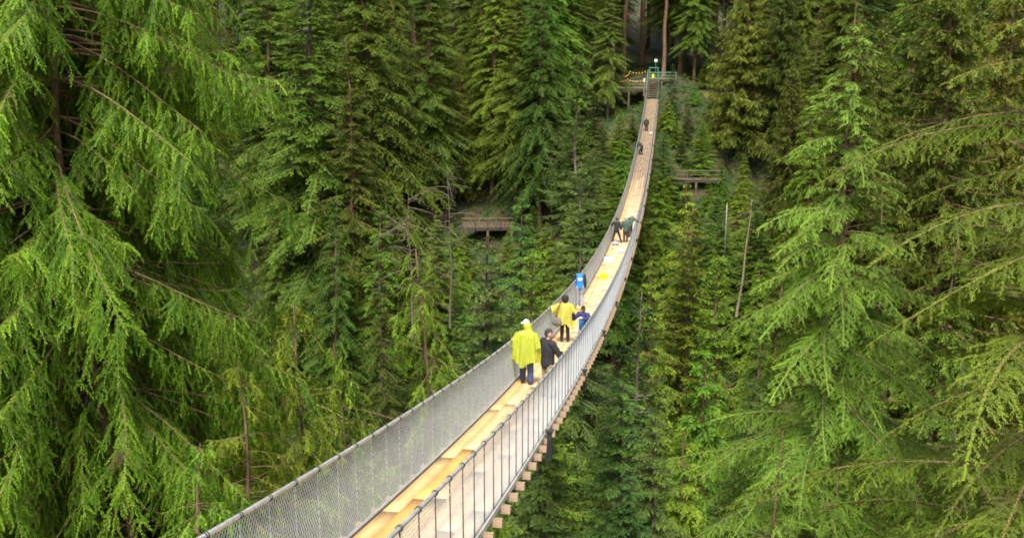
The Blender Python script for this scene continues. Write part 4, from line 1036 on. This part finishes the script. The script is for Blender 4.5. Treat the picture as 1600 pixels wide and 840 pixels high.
def plat(parent, x0, x1, y0, y1, z, posts, rail=1.05, mat='oldwood', rm='oldwood', leg=6.0, sides='f'):
    b = MB(); n = max(2, int((y1 - y0) / .18))
    for i in range(n): b.box(((x0 + x1) / 2, y0 + (i + .5) * (y1 - y0) / n, z), (x1 - x0, (y1 - y0) / n - .015, .05))
    b.build('deck', M[mat], parent)
    b = MB()
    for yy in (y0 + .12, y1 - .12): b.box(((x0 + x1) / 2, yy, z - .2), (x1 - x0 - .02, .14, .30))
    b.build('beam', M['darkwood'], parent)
    for xx in np.linspace(x0 + .25, x1 - .25, posts):
        for yy in (y0 + .12, y1 - .12):
            b = MB(); b.box((xx, yy, z - .36 - leg / 2), (.26, .26, leg)); b.build('leg', M['browndark'], parent)
    b = MB()
    for yy in ((y0 + .04,) if sides == 'f' else (y0 + .04, y1 - .04)):
        for hh in (rail, rail * .55, rail * .2): b.box(((x0 + x1) / 2, yy, z + hh), (x1 - x0, .05, .10 if hh == rail else .06))
        for xx in np.linspace(x0 + .06, x1 - .06, max(3, int((x1 - x0) / 1.5))): b.box((xx, yy + .055, z + rail / 2), (.09, .05, rail))
    b.build('railing', M[rm], parent)
plat(lp, -6.2, -1.0, 0, 3.4, LZ - 1.35, 3, 1.1, leg=4.5)
plat(lp, -.98, 3.4, .2, 4.0, LZ, 3, .0 + 1.0, rm='paleteal', leg=4.0)
b = MB(); b.box((-3.6, 3.9, LZ - 3.6), (5.0, .12, 4.2)); b.build('shade_sheet', M['darkwood'], lp)  # dark sheet added to stand in for the deep shade under the lower landing
def festoon(label, pts, n, parent_name='festoon_lights'):
    pts = [Vector(p) for p in pts]; e = tag(empty(parent_name, pts[0]), label, 'lights'); rel = [p - pts[0] for p in pts]
    cur = []
    for a, c in zip(rel[:-1], rel[1:]):
        for q in np.linspace(0, 1, 9)[:-1]: p = a.lerp(c, q); p.z -= .35 * 4 * q * (1 - q); cur.append(p)
    cur.append(rel[-1])
    b = MB(); b.tube(cur, .015, 5); b.build('cable', M['black'], e)
    bb = MB(); bb.ball((0, 0, -.05), .055, nu=8, nv=6); me = bb.mesh('bulb', M['bulb'], True)
    tt = np.linspace(0, len(cur) - 1.001, n)
    for q in tt: i = int(q); part('bulb', me, e, cur[i].lerp(cur[i + 1], q - i))
A = lambda x, y, z: bp(BL, 0) + fw * (y + 4.3) + rt * x + Vector((0, 0, z))
festoon('string of warm orange bulbs along the front rail of the lower left landing', [A(-6.4, -.1, LZ - .05), A(-3.8, -.1, LZ), A(-1.2, -.1, LZ + .02)], 15)
festoon('string of warm orange bulbs rising behind to the top of the stairs', [A(-4.6, 3.2, LZ + .5), A(-3.6, 3.3, LZ + 1.15), A(-.9, 3.4, LZ + 1.3)], 13)
po = tag(empty('lamp_post', A(.25, 1.8, LZ)), 'green lamp post with a white globe lamp above the stairs', 'lamp')
b = MB(); b.tube([(0, 0, 0), (0, 0, 2.55)], .06, 8); b.box((0, 0, .15), (.3, .3, .3)); b.build('pole', M['greenpaint'], po)
b = MB(); b.ball((0, 0, 2.72), .19); b.build('globe', M['globe'], po, True)
ga = tag(empty('entrance_gate', A(0, 1.2, LZ)), 'green gate frame with a yellow board at the top of the far stairs', 'gate')
for sx in (-.62, .62):
    b = MB(); b.box((sx, 0, .8), (.14, .14, 1.6)); b.build('post', M['greenpaint'], ga)
b = MB(); b.box((0, 0, 1.68), (1.5, .12, .16)); b.build('crossbar', M['greenpaint'], ga)
b = MB(); b.box((-.12, -.12, .45), (.34, .05, .62)); b.build('board', M['yellow'], ga)
mp = tag(empty('marker_post', A(-1.35, -.3, LZ - 1.3)), 'white topped wooden post where the left lights meet the stairs', 'post')
b = MB(); b.tube([(0, 0, -1.2), (0, 0, .9)], .10, 8); b.build('shaft', M['oldwood'], mp); b = MB(); b.tube([(0, 0, .9), (0, 0, 1.45)], .115, 8); b.build('cap', M['white'], mp)

def walk(name, label, px, py, D, w_, dpt, rail, posts, yaw, leg, mat='greywood', panel=False):
    while D > 100 and min(at(px, py, D).z - float(ground(np.array(at(px, py, D).x + q), np.array(D + r))) for q in (-w_ / 2, 0, w_ / 2) for r in (0, dpt)) < .5: D -= .5
    e = tag(empty(name, at(px, py, D), yaw), label, 'boardwalk')
    plat(e, -w_ / 2, w_ / 2, 0, dpt, 0, posts, rail, mat, mat, leg)
    if panel:
        n = int(w_ / .5); b = MB()
        for i in range(n): b.box((-w_ / 2 + (i + .5) * w_ / n, -.03, rail * .40 + .02 * math.sin(i * 5)), (w_ / n - .09, .04, rail * .5))
        b.build('panel', M['browndark'], e)
        for q in np.linspace(-w_ / 2 + .1, w_ / 2 - .1, 5): b = MB(); b.box((q, -.09, rail * .48), (.13, .07, rail * 1.02)); b.build('post', M['darkwood'], e)
    return e
walk('viewing_deck', 'timber viewing deck with a boarded front among the trees, left of the bridge', 762, 356, 130, 6.6, 2.4, 1.25, 3, .05, 2.0, mat='dimwood', panel=True)
walk('boardwalk', 'short boardwalk with rails beyond the leafless branches, left of the viewing deck', 662, 338, 130, 6.2, 1.4, 1.0, 3, .1, 2, mat='dimwood')
walk('wooden_walkway', 'wooden walkway with horizontal rails on the slope right of the bridge', 1088, 281, 133, 7.2, 1.4, 1.2, 3, -.03, 2, mat='dimwood')
stw = tag(empty('forest_stairs', at(800, 330, 124), .0), 'weathered stairs with a sloping rail climbing right from the viewing deck', 'stairs')
for i in range(9):
    b = MB(); b.box((.3 + i * .42, .2, .2 + i * .24), (.38, 1.1, .05)); b.build('step', M['greywood'], stw)
b = MB(); b.bar((0, -.4, 1.1), (4.2, -.4, 3.5), .06, .10)
for i in range(6): b.bar((.2 + i * .75, -.36, .05 + i * .43), (.201 + i * .75, -.36, 1.15 + i * .43), .07)
b.build('railing', M['greywood'], stw)
pg = at(1136, 318, 98); pb = at(1136, 420, 98)
b = MB(); b.tube([(0, 0, pb.z - pg.z), (0, 0, -2), (0, 0, 0)], [.06, .055, .05], 8); b.ball((0, 0, .02), .06, nu=8, nv=5)
o = b.build('grey_pole', M['greywood'], None, True, pg); tag(o, 'slim grey pole standing among the firs right of the bridge', 'pole')

# ------------------------------------------------------------------ camera, light
cam = bpy.data.cameras.new('camera'); co = bpy.data.objects.new('camera', cam); COL.objects.link(co)
cam.sensor_width = 36; cam.lens = 36 * F_PX / 1600; cam.clip_end = 3000; cam.clip_start = .1
co.rotation_euler = (math.pi / 2 - PITCH, 0, 0); scene.camera = co
SUN_EL, SUN_AZ = math.radians(58), math.radians(188)   # azimuth clockwise from +Y: behind the camera, over its left shoulder
w = bpy.data.worlds.new('World'); scene.world = w; w.use_nodes = True
nt = w.node_tree; bg = nt.nodes['Background']
sky = nt.nodes.new('ShaderNodeTexSky'); sky.sky_type = 'NISHITA'; sky.sun_disc = False
sky.sun_elevation = SUN_EL; sky.sun_rotation = SUN_AZ; sky.dust_density = 4.0; sky.air_density = 1.0; sky.ozone_density = 1.0
hs = nt.nodes.new('ShaderNodeHueSaturation'); hs.inputs['Saturation'].default_value = .35
nt.links.new(sky.outputs[0], hs.inputs['Color']); nt.links.new(hs.outputs[0], bg.inputs[0]); bg.inputs[1].default_value = .09
sl = bpy.data.lights.new('sun', 'SUN'); sl.energy = 2.6; sl.angle = math.radians(11); sl.color = (1, .96, .88)
so = bpy.data.objects.new('sun', sl); COL.objects.link(so)
d = Vector((math.sin(SUN_AZ) * math.cos(SUN_EL), math.cos(SUN_AZ) * math.cos(SUN_EL), math.sin(SUN_EL)))
so.rotation_euler = (-d).to_track_quat('-Z', 'Y').to_euler(); so.location = d * 100
vs = scene.view_settings
scene.display_settings.display_device = 'sRGB'
vs.view_transform = 'Standard'; vs.look = 'None'; vs.gamma = 1; vs.use_curve_mapping = False; vs.exposure = 1.35
scene.render.engine = 'CYCLES'
cy = scene.cycles
cy.filter_width = 1.8; cy.max_bounces = 6; cy.diffuse_bounces = 2; cy.glossy_bounces = 2; cy.transmission_bounces = 3; cy.transparent_max_bounces = 8
cy.use_denoising = True; cy.use_adaptive_sampling = True; cy.adaptive_threshold = .015
